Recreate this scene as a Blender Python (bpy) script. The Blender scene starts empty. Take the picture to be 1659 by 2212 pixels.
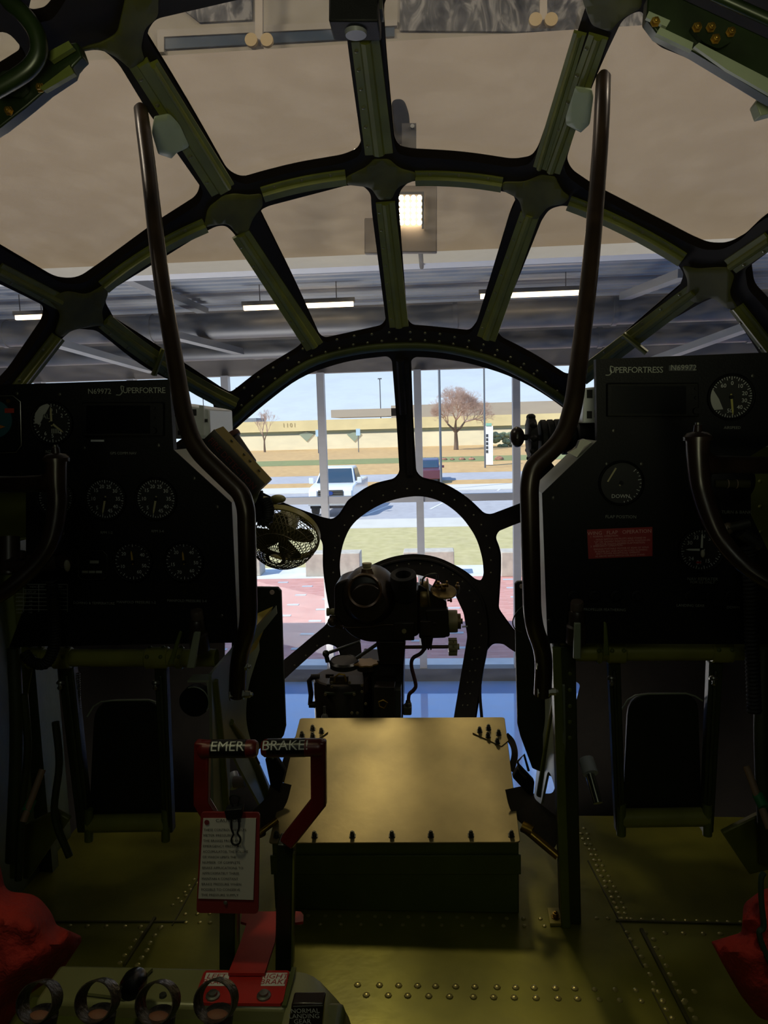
import bpy, bmesh, math, random
from math import sin, cos, pi, radians, sqrt, atan2
from mathutils import Vector, Matrix, Quaternion
from mathutils.geometry import delaunay_2d_cdt
V = Vector
scn = bpy.context.scene
COL = scn.collection

# ------------------------------------------------------------ camera
EZ = 4.0                       # eye height above the museum floor
F = 1600.0                     # focal length in pixels of the 1659x2212 frame
YAW, PITCH, ROLL = radians(4.0), radians(6.8), radians(1.6)
fwd = V((-sin(YAW)*cos(PITCH), cos(YAW)*cos(PITCH), -sin(PITCH)))
rt0 = V((cos(YAW), sin(YAW), 0)); up0 = rt0.cross(fwd)
upv = up0*cos(ROLL) + rt0*sin(ROLL); rtv = rt0*cos(ROLL) - up0*sin(ROLL)
EYE = V((0, 0, EZ)); FZ_ = EZ-1.1
cd = bpy.data.cameras.new('camera'); cam = bpy.data.objects.new('camera', cd); COL.objects.link(cam)
cd.sensor_fit = 'VERTICAL'; cd.sensor_height = 36; cd.lens = F/2212*36; cd.clip_start = .05; cd.clip_end = 1000
m3 = Matrix((rtv, upv, -fwd)).transposed()
cam.matrix_world = Matrix.Translation(EYE) @ m3.to_4x4()
scn.camera = cam

# ------------------------------------------------------------ world, sun, exposure
scn.view_settings.view_transform = 'Standard'; scn.view_settings.look = 'None'
scn.view_settings.gamma = 1; scn.view_settings.use_curve_mapping = False
scn.view_settings.exposure = 0.0
w = bpy.data.worlds.new('sky'); scn.world = w; w.use_nodes = True
nt = w.node_tree; nt.nodes.clear()
out = nt.nodes.new('ShaderNodeOutputWorld'); bg = nt.nodes.new('ShaderNodeBackground')
tc = nt.nodes.new('ShaderNodeTexCoord'); sx = nt.nodes.new('ShaderNodeSeparateXYZ'); rp = nt.nodes.new('ShaderNodeValToRGB')
rp.color_ramp.elements[0].position = 0.0; rp.color_ramp.elements[0].color = (.66, .76, .9, 1)
rp.color_ramp.elements[1].position = .45; rp.color_ramp.elements[1].color = (.24, .42, .8, 1)
nt.links.new(tc.outputs['Generated'], sx.inputs[0]); nt.links.new(sx.outputs['Z'], rp.inputs[0])
nt.links.new(rp.outputs[0], bg.inputs[0]); bg.inputs[1].default_value = 1.35
nt.links.new(bg.outputs[0], out.inputs[0])

def light(name, kind, loc, target, energy, color, **kw):
    l = bpy.data.lights.new(name, kind); l.energy = energy; l.color = color
    for k, v in kw.items(): setattr(l, k, v)
    o = bpy.data.objects.new(name, l); COL.objects.link(o); o.location = loc
    o.rotation_euler = (V(target)-V(loc)).to_track_quat('-Z', 'Y').to_euler()
    return o
light('sun', 'SUN', (-60, -10, 60), (-12, 22, 0), 6.0, (1, .93, .82), angle=radians(.6))
# halogen work lamp high in front of the nose, out of frame: it lights the cockpit floor
light('museum_spotlight', 'SPOT', (-.42, 4.6, EZ+3.75), (-.09, 1.45, EZ-1.0), 270, (1, .82, .46), shadow_soft_size=.26, spot_size=radians(8.6), spot_blend=.12)
# hall lighting: rows of high bay lamps
for i, (x, y) in enumerate(((-5, 1.5), (5, 1.5), (-4, -4), (4, -4))):
    light('high_bay_lamp', 'AREA', (x, y, EZ+5.2), (x*.5, 6.0, EZ+1), 170, (1, .86, .68), size=1.2)
light('ceiling_fill_light', 'AREA', (-3, 9.2, .6), (-2, 9.4, EZ+2), 230, (1, .93, .86), size=3.0)  # unseen fill added low by the windows to brighten the roof deck
# unseen fill light added behind the viewer to lift the dark cockpit
light('cabin_fill_light', 'AREA', (0, -.5, EZ+.55), (0, 1.6, EZ-.45), 1.5, (.95, 1, .8), size=.4)
for sx_ in (-.5, .38): light('overhead_fill_spot', 'SPOT', (sx_*.9, .42, EZ+.72), (sx_, .86, FZ_), 10 if sx_ < 0 else 7, (1, .95, .55), shadow_soft_size=.06, spot_size=radians(35), spot_blend=.3)  # pair of unseen spots added to brighten the aisle stand and near floor
light('aft_fill_spot', 'SPOT', (0, -.75, EZ-.2), (0, 2.0, EZ+1.3), 70, (1, .98, .6), shadow_soft_size=.25, spot_size=radians(60), spot_blend=.8)  # unseen spot added aft to light the upper nose frame

# ------------------------------------------------------------ helpers
def ray(px, py): return fwd + rtv*((px-829.5)/F) + upv*((1106-py)/F)
def P(px, py, Y):
    r = ray(px, py); return EYE + r*(Y/r.y)
def PZ(px, py, z):
    r = ray(px, py); return EYE + r*((z-EZ)/r.z)
def PX(px, py, x):
    r = ray(px, py); return EYE + r*(x/r.x)
def S(px, Y):                       # pixels to metres at a distance
    return px*Y/F
def proj(p):
    d = p-EYE; z = d.dot(fwd); return (829.5+F*d.dot(rtv)/z, 1106-F*d.dot(upv)/z)
def lin(h):
    h = h.lstrip('#'); r = []
    for i in (0, 2, 4):
        c = int(h[i:i+2], 16)/255; r.append(c/12.92 if c <= .04045 else ((c+.055)/1.055)**2.4)
    return r
MATS = {}
def M(name, col, rough=.5, metal=0.0, var=0.0, scale=8.0, bump=0.0, bscale=60.0, emit=0.0, stretch=None, spec=.5, coat=0.0, col2=None):
    if name in MATS: return MATS[name]
    m = bpy.data.materials.new(name); m.use_nodes = True; n = m.node_tree.nodes; L = m.node_tree.links
    b = n['Principled BSDF']; c = lin(col) if isinstance(col, str) else list(col)
    b.inputs['Base Color'].default_value = (*c, 1); b.inputs['Roughness'].default_value = rough
    b.inputs['Metallic'].default_value = metal; b.inputs['Specular IOR Level'].default_value = spec
    b.inputs['Coat Weight'].default_value = coat
    co = n.new('ShaderNodeTexCoord'); mp = n.new('ShaderNodeMapping'); L.new(co.outputs['Object'], mp.inputs[0])
    if stretch: mp.inputs['Scale'].default_value = stretch
    if var > 0:
        t = n.new('ShaderNodeTexNoise'); t.inputs['Scale'].default_value = scale; t.inputs['Detail'].default_value = 6
        L.new(mp.outputs[0], t.inputs['Vector'])
        r = n.new('ShaderNodeValToRGB'); r.color_ramp.elements[0].position = .35; r.color_ramp.elements[1].position = .68
        c2 = lin(col2) if col2 else [min(1, x*(1+var)) for x in c]
        c1 = c if col2 else [x*(1-var) for x in c]
        r.color_ramp.elements[0].color = (*c1, 1); r.color_ramp.elements[1].color = (*c2, 1)
        L.new(t.outputs['Fac'], r.inputs[0]); L.new(r.outputs[0], b.inputs['Base Color'])
    if bump > 0:
        t2 = n.new('ShaderNodeTexNoise'); t2.inputs['Scale'].default_value = bscale; t2.inputs['Detail'].default_value = 4
        L.new(mp.outputs[0], t2.inputs['Vector'])
        bp = n.new('ShaderNodeBump'); bp.inputs['Strength'].default_value = bump; bp.inputs['Distance'].default_value = .01
        L.new(t2.outputs['Fac'], bp.inputs['Height']); L.new(bp.outputs[0], b.inputs['Normal'])
    if emit > 0:
        b.inputs['Emission Color'].default_value = (*c, 1); b.inputs['Emission Strength'].default_value = emit
    MATS[name] = m; return m

def glass_mat(name, tint=(1, 1, 1), dust=.03, streak=(1, 1, 6), ior=1.35, sc=14):
    m = bpy.data.materials.new(name); m.use_nodes = True; n = m.node_tree.nodes; L = m.node_tree.links; n.clear()
    o = n.new('ShaderNodeOutputMaterial'); tr = n.new('ShaderNodeBsdfTransparent'); tr.inputs[0].default_value = (*tint, 1)
    gl = n.new('ShaderNodeBsdfGlossy'); gl.inputs['Roughness'].default_value = .03
    lw = n.new('ShaderNodeLayerWeight'); lw.inputs[0].default_value = .5; pw = n.new('ShaderNodeMath'); pw.operation = 'POWER'; pw.inputs[1].default_value = 4.5; L.new(lw.outputs['Facing'], pw.inputs[0])
    fr = n.new('ShaderNodeMapRange'); fr.inputs[3].default_value = .015; fr.inputs[4].default_value = .6; L.new(pw.outputs[0], fr.inputs[0])
    mx = n.new('ShaderNodeMixShader'); L.new(fr.outputs[0], mx.inputs[0]); L.new(tr.outputs[0], mx.inputs[1]); L.new(gl.outputs[0], mx.inputs[2])
    if dust > 0:
        tl = n.new('ShaderNodeBsdfTranslucent'); tl.inputs[0].default_value = (.9, .88, .85, 1)
        co = n.new('ShaderNodeTexCoord'); mp = n.new('ShaderNodeMapping'); mp.inputs['Scale'].default_value = streak
        mp.inputs['Rotation'].default_value = (.4, .7, .3)
        t = n.new('ShaderNodeTexNoise'); t.inputs['Scale'].default_value = sc; t.inputs['Detail'].default_value = 8
        L.new(co.outputs['Object'], mp.inputs[0]); L.new(mp.outputs[0], t.inputs['Vector'])
        r = n.new('ShaderNodeMapRange'); r.inputs[1].default_value = .42; r.inputs[2].default_value = .78; r.inputs[3].default_value = dust*.35; r.inputs[4].default_value = dust*3
        L.new(t.outputs['Fac'], r.inputs[0])
        m2 = n.new('ShaderNodeMixShader'); L.new(r.outputs[0], m2.inputs[0]); L.new(mx.outputs[0], m2.inputs[1]); L.new(tl.outputs[0], m2.inputs[2])
        L.new(m2.outputs[0], o.inputs[0])
    else: L.new(mx.outputs[0], o.inputs[0])
    MATS[name] = m; return m

def smooth_path(pts, n=6):
    pts = [V(p) for p in pts]
    if len(pts) < 3: return pts
    res = []
    for i in range(len(pts)-1):
        p0 = pts[i-1] if i else pts[0]*2-pts[1]; p1 = pts[i]; p2 = pts[i+1]
        p3 = pts[i+2] if i+2 < len(pts) else pts[-1]*2-pts[-2]
        for k in range(n):
            t = k/n
            res.append(.5*((2*p1)+(p2-p0)*t+(2*p0-5*p1+4*p2-p3)*t*t+(3*p1-p0-3*p2+p3)*t**3))
    res.append(pts[-1]); return res
def fillet(pts, r, n=5):
    """round the corners of a 3D polyline"""
    pts = [V(p) for p in pts]; res = [pts[0]]
    for i in range(1, len(pts)-1):
        a, b, c = pts[i-1], pts[i], pts[i+1]; rr = r[i] if isinstance(r, (list, tuple)) else r
        d1 = (a-b); d2 = (c-b); k = min(rr, d1.length*.45, d2.length*.45); q0 = b+d1.normalized()*k; q1 = b+d2.normalized()*k
        for j in range(n+1):
            t = j/n; res.append(q0*(1-t)**2+b*2*t*(1-t)+q1*t*t)
    res.append(pts[-1]); return res
ROOTLOC = {}
GLYPH = {}
def glyph(s, sp=1.0):
    if (s, sp) in GLYPH: return GLYPH[(s, sp)]
    c = bpy.data.curves.new('letters', 'FONT'); c.body = s; c.size = 1; c.align_x = 'CENTER'; c.align_y = 'CENTER'; c.resolution_u = 2; c.space_character = sp
    o = bpy.data.objects.new('letters', c); COL.objects.link(o)
    dg = bpy.context.evaluated_depsgraph_get(); me = bpy.data.meshes.new_from_object(o.evaluated_get(dg))
    r = ([v.co.copy() for v in me.vertices], [tuple(p.vertices) for p in me.polygons])
    bpy.data.objects.remove(o); bpy.data.curves.remove(c); bpy.data.meshes.remove(me)
    GLYPH[(s, sp)] = r; return r
class MB:
    def __init__(s): s.v = []; s.f = []; s.mi = []; s.cur = 0
    def use(s, k):                    # following faces take material k
        s.mi += [s.cur]*(len(s.f)-len(s.mi)); s.cur = k; return s
    def add(s, vs, fs):
        o = len(s.v); s.v += [V(v) for v in vs]; s.f += [tuple(i+o for i in f) for f in fs]; return s
    def box(s, c, d, R=None):
        c = V(c); x, y, z = [k/2 for k in d]
        vs = [V((a*x, b*y, e*z)) for a in (-1, 1) for b in (-1, 1) for e in (-1, 1)]
        if R is not None: vs = [R @ v for v in vs]
        return s.add([c+v for v in vs], [(0, 1, 3, 2), (4, 6, 7, 5), (0, 4, 5, 1), (2, 3, 7, 6), (0, 2, 6, 4), (1, 5, 7, 3)])
    def hexa(s, a, b):               # two quads, corresponding corners
        return s.add(list(a)+list(b), [(0, 1, 2, 3), (7, 6, 5, 4), (0, 4, 5, 1), (1, 5, 6, 2), (2, 6, 7, 3), (3, 7, 4, 0)])
    def prism(s, pts, vec):
        n = len(pts); pts = [V(p) for p in pts]; vec = V(vec)
        vs = pts+[p+vec for p in pts]
        return s.add(vs, [tuple(range(n)), tuple(range(2*n-1, n-1, -1))]+[(i, i+n, (i+1) % n+n, (i+1) % n) for i in range(n)])
    def slab(s, px, Y, t):
        return s.prism([P(a, b, Y) for a, b in px], (0, t, 0))
    def pbox(s, x0, y0, x1, y1, Y, t): return s.slab([(x0, y0), (x1, y0), (x1, y1), (x0, y1)], Y, t)
    def frame(s, d):
        d = V(d).normalized(); a = V((0, 0, 1)) if abs(d.z) < .9 else V((1, 0, 0)); u = d.cross(a).normalized(); return u, d.cross(u).normalized()
    def tube(s, pts, r, n=10, caps=True, closed=False):
        pts = [V(p) for p in pts]; N = len(pts); rs = r if isinstance(r, (list, tuple)) else [r]*N
        o = len(s.v); u = None
        for i, p in enumerate(pts):
            if closed: d = pts[(i+1) % N]-pts[i-1]
            else: d = pts[min(i+1, N-1)]-pts[max(i-1, 0)]
            if d.length < 1e-9: d = V((0, 0, 1))
            d.normalize()
            if u is None: u, w2 = s.frame(d)
            else:
                u = u-d*u.dot(d)
                if u.length < 1e-6: u, w2 = s.frame(d)
                u.normalize()
            w2 = d.cross(u)
            for k in range(n):
                a = 2*pi*k/n; s.v.append(p+(u*cos(a)+w2*sin(a))*rs[i])
        for i in range(N if closed else N-1):
            for k in range(n):
                j = (i+1) % N
                s.f.append((o+i*n+k, o+i*n+(k+1) % n, o+j*n+(k+1) % n, o+j*n+k))
        if caps and not closed:
            s.f.append(tuple(o+k for k in range(n))); s.f.append(tuple(o+(N-1)*n+k for k in range(n)))
        return s
    def cyl(s, a, b, r, r2=None, n=20): return s.tube([a, b], [r, r if r2 is None else r2], n)
    def lathe(s, prof, o, ax, n=28, caps=True):
        o = V(o); ax = V(ax).normalized(); u, w2 = s.frame(ax); b = len(s.v)
        for r, h in prof:
            for k in range(n):
                a = 2*pi*k/n; s.v.append(o+ax*h+(u*cos(a)+w2*sin(a))*r)
        for i in range(len(prof)-1):
            for k in range(n): s.f.append((b+i*n+k, b+i*n+(k+1) % n, b+(i+1)*n+(k+1) % n, b+(i+1)*n+k))
        if caps:
            s.f.append(tuple(b+k for k in range(n))); s.f.append(tuple(b+(len(prof)-1)*n+k for k in range(n)))
        return s
    def ball(s, c, r, n=12, ax=(0, 0, 1)):
        prof = [(max(1e-5, sin(pi*i/n)), -cos(pi*i/n)) for i in range(n+1)]
        rr = r if isinstance(r, (tuple, list)) else (r, r, r)
        o = len(s.v); s.lathe(prof, (0, 0, 0), ax, 16, False)
        for i in range(o, len(s.v)):
            v = s.v[i]; s.v[i] = V(c)+V((v.x*rr[0], v.y*rr[1], v.z*rr[2]))
        return s
    def dome(s, c, nrm, r, h=None, n=8):          # rivet head
        h = h or r*.55; return s.lathe([(r, 0), (r*.85, h*.55), (r*.45, h*.92), (r*.05, h)], c, nrm, n)
    def bolt(s, c, nrm, r, h):
        nrm = V(nrm).normalized(); return s.lathe([(r*1.5, 0), (r*1.5, h*.15), (r, h*.16), (r, h), (r*.6, h*1.05), (r*.55, h*1.35), (r*.4, h*1.4)], c, nrm, 6)
    def text(s, t, size, c, right, up, sp=1.0):
        vs, fs = glyph(t, sp); r = V(right).normalized()*size; u = V(up).normalized()*size
        return s.add([V(c)+r*v.x+u*v.y for v in vs], fs)
    def build(s, name, mat, parent=None, bevel=0, sharp=35, sub=0, solid=0, smooth=True):
        me = bpy.data.meshes.new(name); off = ROOTLOC.get(parent.name, V((0, 0, 0))) if parent else V((0, 0, 0))
        me.from_pydata([v-off for v in s.v], [], s.f)
        bm = bmesh.new(); bm.from_mesh(me); bmesh.ops.recalc_face_normals(bm, faces=bm.faces); bm.to_mesh(me); bm.free()
        if smooth:
            for p in me.polygons: p.use_smooth = True
            me.set_sharp_from_angle(angle=radians(sharp))
        s.mi += [s.cur]*(len(s.f)-len(s.mi))
        for m_ in (mat if isinstance(mat, (list, tuple)) else [mat]): me.materials.append(m_)
        for p, k in zip(me.polygons, s.mi): p.material_index = k
        o = bpy.data.objects.new(name, me); COL.objects.link(o)
        if parent: o.parent = parent; ROOTLOC[o.name] = off
        if solid:
            md = o.modifiers.new('solid', 'SOLIDIFY'); md.thickness = solid; md.offset = 0
        if bevel:
            md = o.modifiers.new('bevel', 'BEVEL'); md.width = bevel; md.segments = 2; md.limit_method = 'ANGLE'; md.angle_limit = radians(40)
        if sub:
            md = o.modifiers.new('sub', 'SUBSURF'); md.levels = sub; md.render_levels = sub
        return o
def tag(o, label, cat=None, group=None, kind=None):
    if label: o['label'] = label
    if cat: o['category'] = cat
    if group: o['group'] = group
    if kind: o['kind'] = kind
    return o
def thing(name, label, cat, loc, group=None):
    o = bpy.data.objects.new(name, None); COL.objects.link(o); o.location = loc; o.empty_display_size = .05
    ROOTLOC[o.name] = V(loc); return tag(o, label, cat, group)
def struct(o, label, cat='structure'): return tag(o, label, cat, kind='structure')
def inpoly(x, y, poly):
    c = False; n = len(poly); j = n-1
    for i in range(n):
        xi, yi = poly[i]; xj, yj = poly[j]
        if (yi > y) != (yj > y) and x < (xj-xi)*(y-yi)/(yj-yi)+xi: c = not c
        j = i
    return c
def round_poly(pts, n=5):
    """pts: (x, y, r) corners -> dense rounded outline"""
    res = []; N = len(pts)
    for i in range(N):
        a = V(pts[i-1][:2]); b = V(pts[i][:2]); c = V(pts[(i+1) % N][:2]); r = pts[i][2] if len(pts[i]) > 2 else 12
        d1 = a-b; d2 = c-b; k = min(r, d1.length*.48, d2.length*.48)
        if k < 1: res.append((b.x, b.y)); continue
        q0 = b+d1.normalized()*k; q1 = b+d2.normalized()*k
        for j in range(n+1):
            t = j/n; q = q0*(1-t)**2+b*2*t*(1-t)+q1*t*t; res.append((q.x, q.y))
    out = []
    for i, p in enumerate(res):
        q = res[(i+1) % len(res)]; d = math.hypot(q[0]-p[0], q[1]-p[1])
        if d < .8: continue
        k = max(1, int(d/28))
        for j in range(k): out.append((p[0]+(q[0]-p[0])*j/k, p[1]+(q[1]-p[1])*j/k))
    return out

# ------------------------------------------------------------ materials
OLIVE = M('zinc green paint', '#59622a', .45, 0, .18, 9, .15, 90)
OLIVE_D = M('dark green paint', '#2a3217', .5, 0, .25, 8, .1, 80)
OLIVE_L = M('grey green paint', '#87907a', .4, 0, .12, 6)
FRAME = M('brown black frame enamel', '#120e09', .65, .0, .3, 20, .05, 50, spec=.25)
BLACK = M('black crackle enamel', '#07080a', .6, 0, .2, 30, .1, 300, spec=.25)
GLOSSB = M('worn glossy black', '#251b17', .3, 0, .4, 18)
RUBBER = M('black rubber', '#0d0d0d', .7)
STEEL = M('dull steel', '#8f8f88', .35, .9)
BRASS = M('aged brass', '#9a7b34', .35, .9, .3, 30)
CREAM = M('cream metal', '#8e8762', .45, .1)
WHITE_INK = M('white lettering', '#c9cdca', .6)
FLOORM = M('olive deck paint', '#7c7a2b', .33, .4, .25, 6, .035, 45)
RED = M('red enamel', '#a3201a', .45, 0, .2, 14)
# ------------------------------------------------------------ museum hall
mfloor = M('blue epoxy', '#6ea2f2', .08, 0, .03, 1, coat=1.0)
mb = MB(); mb.box((0, .65, -.1), (30, 21.2, .2)); struct(mb.build('floor', mfloor), 'glossy blue museum floor below the aircraft nose', 'floor')
WY = 11.25
hallw = M('hall paint', '#a39a8c', .8)
for nm, c, d in (('wall_left', (-15, .6, 5), (.2, 21.3, 10.4)), ('wall_right', (15, .6, 5), (.2, 21.3, 10.4)), ('wall_back', (0, -10, 5), (30, .2, 10.4))):
    mb = MB(); mb.box(c, d); struct(mb.build(nm, hallw), 'plain museum hall wall, '+nm[5:], 'wall')
mb = MB(); mb.box((0, -1.5, 10.1), (30, 17.2, .2)); struct(mb.build('ceiling', M('hall ceiling', '#6d6a66', .8)), 'high flat hall ceiling over the aircraft', 'ceiling')
# fascia
fz0, fz1 = P(800, 553, 7).z, P(800, 92, 7).z
mb = MB(); mb.box((0, 7.08, (fz0+fz1)/2), (30, .16, fz1-fz0)); struct(mb.build('wall_front_bulkhead', M('fascia paint', '#9a8f80', .8, 0, .04, 1)), 'smooth taupe wall panel hanging above the window bay', 'wall')
mb = MB(); mb.box((0, 7.05, fz0-.05), (30, .24, .1)); struct(mb.build('trim_1', M('white trim', '#c3c6c8', .5)), 'white trim along the lower edge of the taupe wall panel', 'trim')
# mezzanine wall with glazed strip and mural above the fascia
mz = 7.6
mb = MB(); mb.box((0, mz+.1, fz1+1.3), (30, .2, 3.6)); struct(mb.build('wall_mezzanine', M('mezz', '#8f8878', .8)), 'upper mezzanine wall behind the taupe panel', 'wall')
mb = MB(); mb.box((0, 7.4, fz1-.08), (30, .62, .1)); struct(mb.build('trim_2', hallw), 'flat ledge along the top of the taupe wall panel', 'trim')
bluegl = M('blue grey glazing', '#38444f', .2)
t = thing('clerestory_glazing', 'low strip of blue grey glazing with pale frame above the taupe panel', 'glazing', P(590, 100, mz-.04))
a = P(352, 108, mz-.03); b = P(852, 80, mz-.03)
mb = MB(); mb.prism([P(352, 82, mz-.03), P(852, 58, mz-.03), P(852, 78, mz-.03), P(352, 106, mz-.03)], (0, .02, 0)); mb.build('glazing', bluegl, t)
mb = MB(); mb.prism([P(340, 64, mz-.05), P(858, 42, mz-.05), P(858, 55, mz-.05), P(340, 80, mz-.05)], (0, .05, 0)); mb.pbox(340, 64, 354, 112, mz-.05, .05); mb.pbox(540, 60, 552, 100, mz-.06, .05); mb.build('glazing_frame', M('pale frame', '#8f887a', .6), t)
# photo mural
mur = bpy.data.materials.new('grey photographic mural'); mur.use_nodes = True; n = mur.node_tree.nodes; L = mur.node_tree.links
co = n.new('ShaderNodeTexCoord'); mp = n.new('ShaderNodeMapping'); mp.inputs['Scale'].default_value = (3.2, 1, 1.6); L.new(co.outputs['Object'], mp.inputs[0])
t1 = n.new('ShaderNodeTexNoise'); t1.inputs['Scale'].default_value = 1.6; t1.inputs['Detail'].default_value = 7; t1.inputs['Distortion'].default_value = 2.2; L.new(mp.outputs[0], t1.inputs['Vector'])
r1 = n.new('ShaderNodeValToRGB'); e = r1.color_ramp.elements; e[0].position = .36; e[0].color = (.01, .01, .01, 1); e[1].position = .62; e[1].color = (.22, .21, .19, 1); e2 = e.new(.5); e2.color = (.06, .058, .052, 1)
L.new(t1.outputs['Fac'], r1.inputs[0]); L.new(r1.outputs[0], n['Principled BSDF'].inputs['Base Color']); n['Principled BSDF'].inputs['Roughness'].default_value = .6
mb = MB(); mb.prism([P(378, -90, mz-.03), P(545, -95, mz-.03), P(545, 42, mz-.03), P(430, 48, mz-.03), P(395, 20, mz-.03)], (0, .02, 0)); tag(mb.build('photo_mural', mur), 'grey photographic mural of machinery on the mezzanine wall, left of the black camera box', 'mural', 'wall murals')
mb = MB(); mb.prism([P(864, -90, mz-.03), P(1500, -90, mz-.03), P(1500, 70, mz-.03), P(864, 66, mz-.03)], (0, .02, 0)); tag(mb.build('photo_mural', mur), 'wide grey photographic mural on the mezzanine wall, right of the centre post', 'mural', 'wall murals')
for (px, py) in ((565, 88), (1180, 44)):
    t = thing('railing_post', 'slim taupe post with round end caps at the panel top, %s of the centre post' % ('left' if px < 800 else 'right'), 'post', P(px, py+15, 7.2), 'posts above the taupe panel')
    mb = MB(); mb.pbox(px-14, -100, px+2, py+12, 7.3, .05); mb.build('post', M('post paint', '#a09686', .6), t)
    mb = MB()
    for s in (-1, 1): mb.lathe([(S(13, 7.2), 0), (S(13, 7.2), .04)], P(px-6+s*17, py-3, 7.22), (0, 1, 0))
    mb.build('end_cap', M('cap', '#a48f62', .5), t)
# corrugated deck between fascia and window wall
DZ = EZ+1.75
mb = MB(); vs = []; fs = []; ny = 0; y = 7.2; prof = []
while y < WY+.1:
    for dy, dz in ((0, 0), (.10, 0), (.13, .06), (.20, .06), (.23, 0)): prof.append((y+dy, DZ+dz))
    y += .23
for x in (-15, 15): vs += [(x, p[0], p[1]) for p in prof]
k = len(prof); fs = [(i, i+1, i+1+k, i+k) for i in range(k-1)]
mb.add(vs, fs); o = mb.build('ceiling_deck', M('galvanised roof deck', '#aab0b6', .35, .3), smooth=False, solid=.004); struct(o, 'ribbed metal roof deck over the window bay', 'ceiling')
mb = MB(); mb.box((0, (7.2+WY)/2, DZ+.2), (30, WY-7.2, .1)); struct(mb.build('ceiling_roof', hallw), 'roof slab above the ribbed metal deck', 'roof')
# header wall and beam
hz = P(860, 800, WY).z
mb = MB(); mb.box((0, WY+.1, (hz+DZ)/2+.1), (30, .2, DZ-hz+.2)); struct(mb.build('wall_front', M('header brown', '#6b6764', .7)), 'dark header wall above the tall museum windows', 'wall')
mb = MB(); zz = P(860, 735, WY-.6).z; mb.box((0, WY-.55, zz-.04), (30, .08, .1)); struct(mb.build('trim_3', M('bright trim', '#9da4aa', .4)), 'pale metal rail along the header above the windows', 'trim')
dm = M('grey duct', '#55585c', .45, .3)
for i, (py, Y, r) in enumerate(((690, 9.8, .17), (745, 10.6, .13))):
    c = P(850, py, Y); mb = MB(); mb.cyl((-14.8, Y, c.z), (14.8, Y, c.z), r, n=24)
    for q in range(-14, 15, 2): mb.lathe([(r+.015, -.03), (r+.015, .03)], (q+.3, Y, c.z), (1, 0, 0), 24)
    tag(mb.build('air_duct', dm), ('thick round grey duct running across under the ribbed deck', 'thinner grey duct running across nearer the windows')[i], 'duct', 'ceiling ducts')
bm_ = M('roof beam', '#777c80', .5, .3)
for i, (a, b, lb) in enumerate((((240, 585, 7.6), (440, 672, 10.5), 'slanting steel roof beam behind the left grab rail'), ((120, 740, 8.4), (330, 800, 11), 'slanting steel brace above the left instrument panel'), ((1480, 590, 7.6), (1350, 640, 9.5), 'slanting steel beam at right under the roof deck'), ((1659, 690, 8.4), (1380, 790, 11), 'slanting pale brace above the right instrument panel'), ((360, 720, 9), (560, 770, 11), 'slanting steel brace left of the nose ring'))):
    mb = MB(); A, B = P(*a), P(*b); d = (B-A).normalized(); u, w2 = mb.frame(d); h = .07
    mb.hexa([A+u*h+w2*h*.6, A-u*h+w2*h*.6, A-u*h-w2*h*.6, A+u*h-w2*h*.6], [B+u*h+w2*h*.6, B-u*h+w2*h*.6, B-u*h-w2*h*.6, B+u*h-w2*h*.6])
    tag(mb.build('roof_brace', bm_), lb, 'beam', 'roof braces')
# linear lights
warm = M('warm lamp glow', (1, .72, .42), .5, emit=5.5)
hous = M('lamp housing', '#33322f', .5)
for i, (x0, x1, py, Y, lb) in enumerate(((527, 763, 661, 9.3, 'glowing warm linear ceiling light left of the centre bar'), (1038, 1255, 638, 9.3, 'glowing warm linear ceiling light right of the centre bar'), (35, 100, 685, 9.3, 'glowing warm linear ceiling light at the far left'))):
    A = P(x0, py+4, Y); B = P(x1, py-4 if i != 1 else py-8, Y); B.z = A.z = (A.z+B.z)/2
    t = thing('linear_light', lb, 'lamp', (A+B)/2, 'linear ceiling lights')
    mb = MB(); mb.box((A+B)/2, ((B-A).length, .05, .055)); mb.build('diffuser', warm, t)
    mb = MB(); mb.box((A+B)/2+V((0, 0, .05)), ((B-A).length+.04, .08, .05))
    for s in (.15, .85): mb.cyl(A.lerp(B, s)+V((0, 0, .05)), A.lerp(B, s)+V((0, 0, DZ-A.z)), .006, n=6)
    mb.build('housing', hous, t)
# flood light on its pole
t = thing('flood_light', 'bright LED flood light glowing beside the centre bar, below a black fixture', 'lamp', P(887, 540, 5.6))
Y = 5.6
mb = MB(); mb.pbox(862, 400, 944, 545, Y+.06, .06); mb.pbox(787, 470, 870, 548, Y+.07, .05); mb.build('backplate', M('flood housing', '#5d5346', .6), t, bevel=.01)
mb = MB()
for c in range(4):
    for r in range(5): mb.lathe([(S(5.2, Y), 0), (S(5.2, Y), .01)], P(867+c*13, 428+r*13.2, Y+.03), (0, -1, 0), 12)
mb.build('led_array', M('led glow', (1, .80, .55), .5, emit=26), t)
c9 = P(905, 500, Y+.12); mb = MB(); mb.cyl(c9, (c9.x, 7.0, c9.z), .02, n=10); mb.build('wall_arm', MATS['lamp housing'], t)
mb = MB(); mb.pbox(858, 418, 862, 492, Y+.02, .03); mb.pbox(911, 418, 916, 492, Y+.02, .03); mb.pbox(858, 414, 916, 420, Y+.02, .03); mb.build('lamp_rim', hous, t)
t = thing('spot_fixture', 'black rounded fixture head hanging behind the centre bar', 'lamp fixture', P(875, 330, 6.2))
c9 = P(865, 262, 6.3); mb = MB(); mb.cyl(c9, (c9.x, 7.0, c9.z), .02, n=10); mb.build('wall_arm', MATS['lamp housing'], t)
mb = MB(); mb.prism([P(x, y, 6.2) for x, y in round_poly([(846, 215, 14), (872, 213, 20), (884, 245, 16), (886, 285, 8), (850, 310, 8), (845, 300, 4)])], (0, .12, 0)); mb.build('head', BLACK, t)
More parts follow.
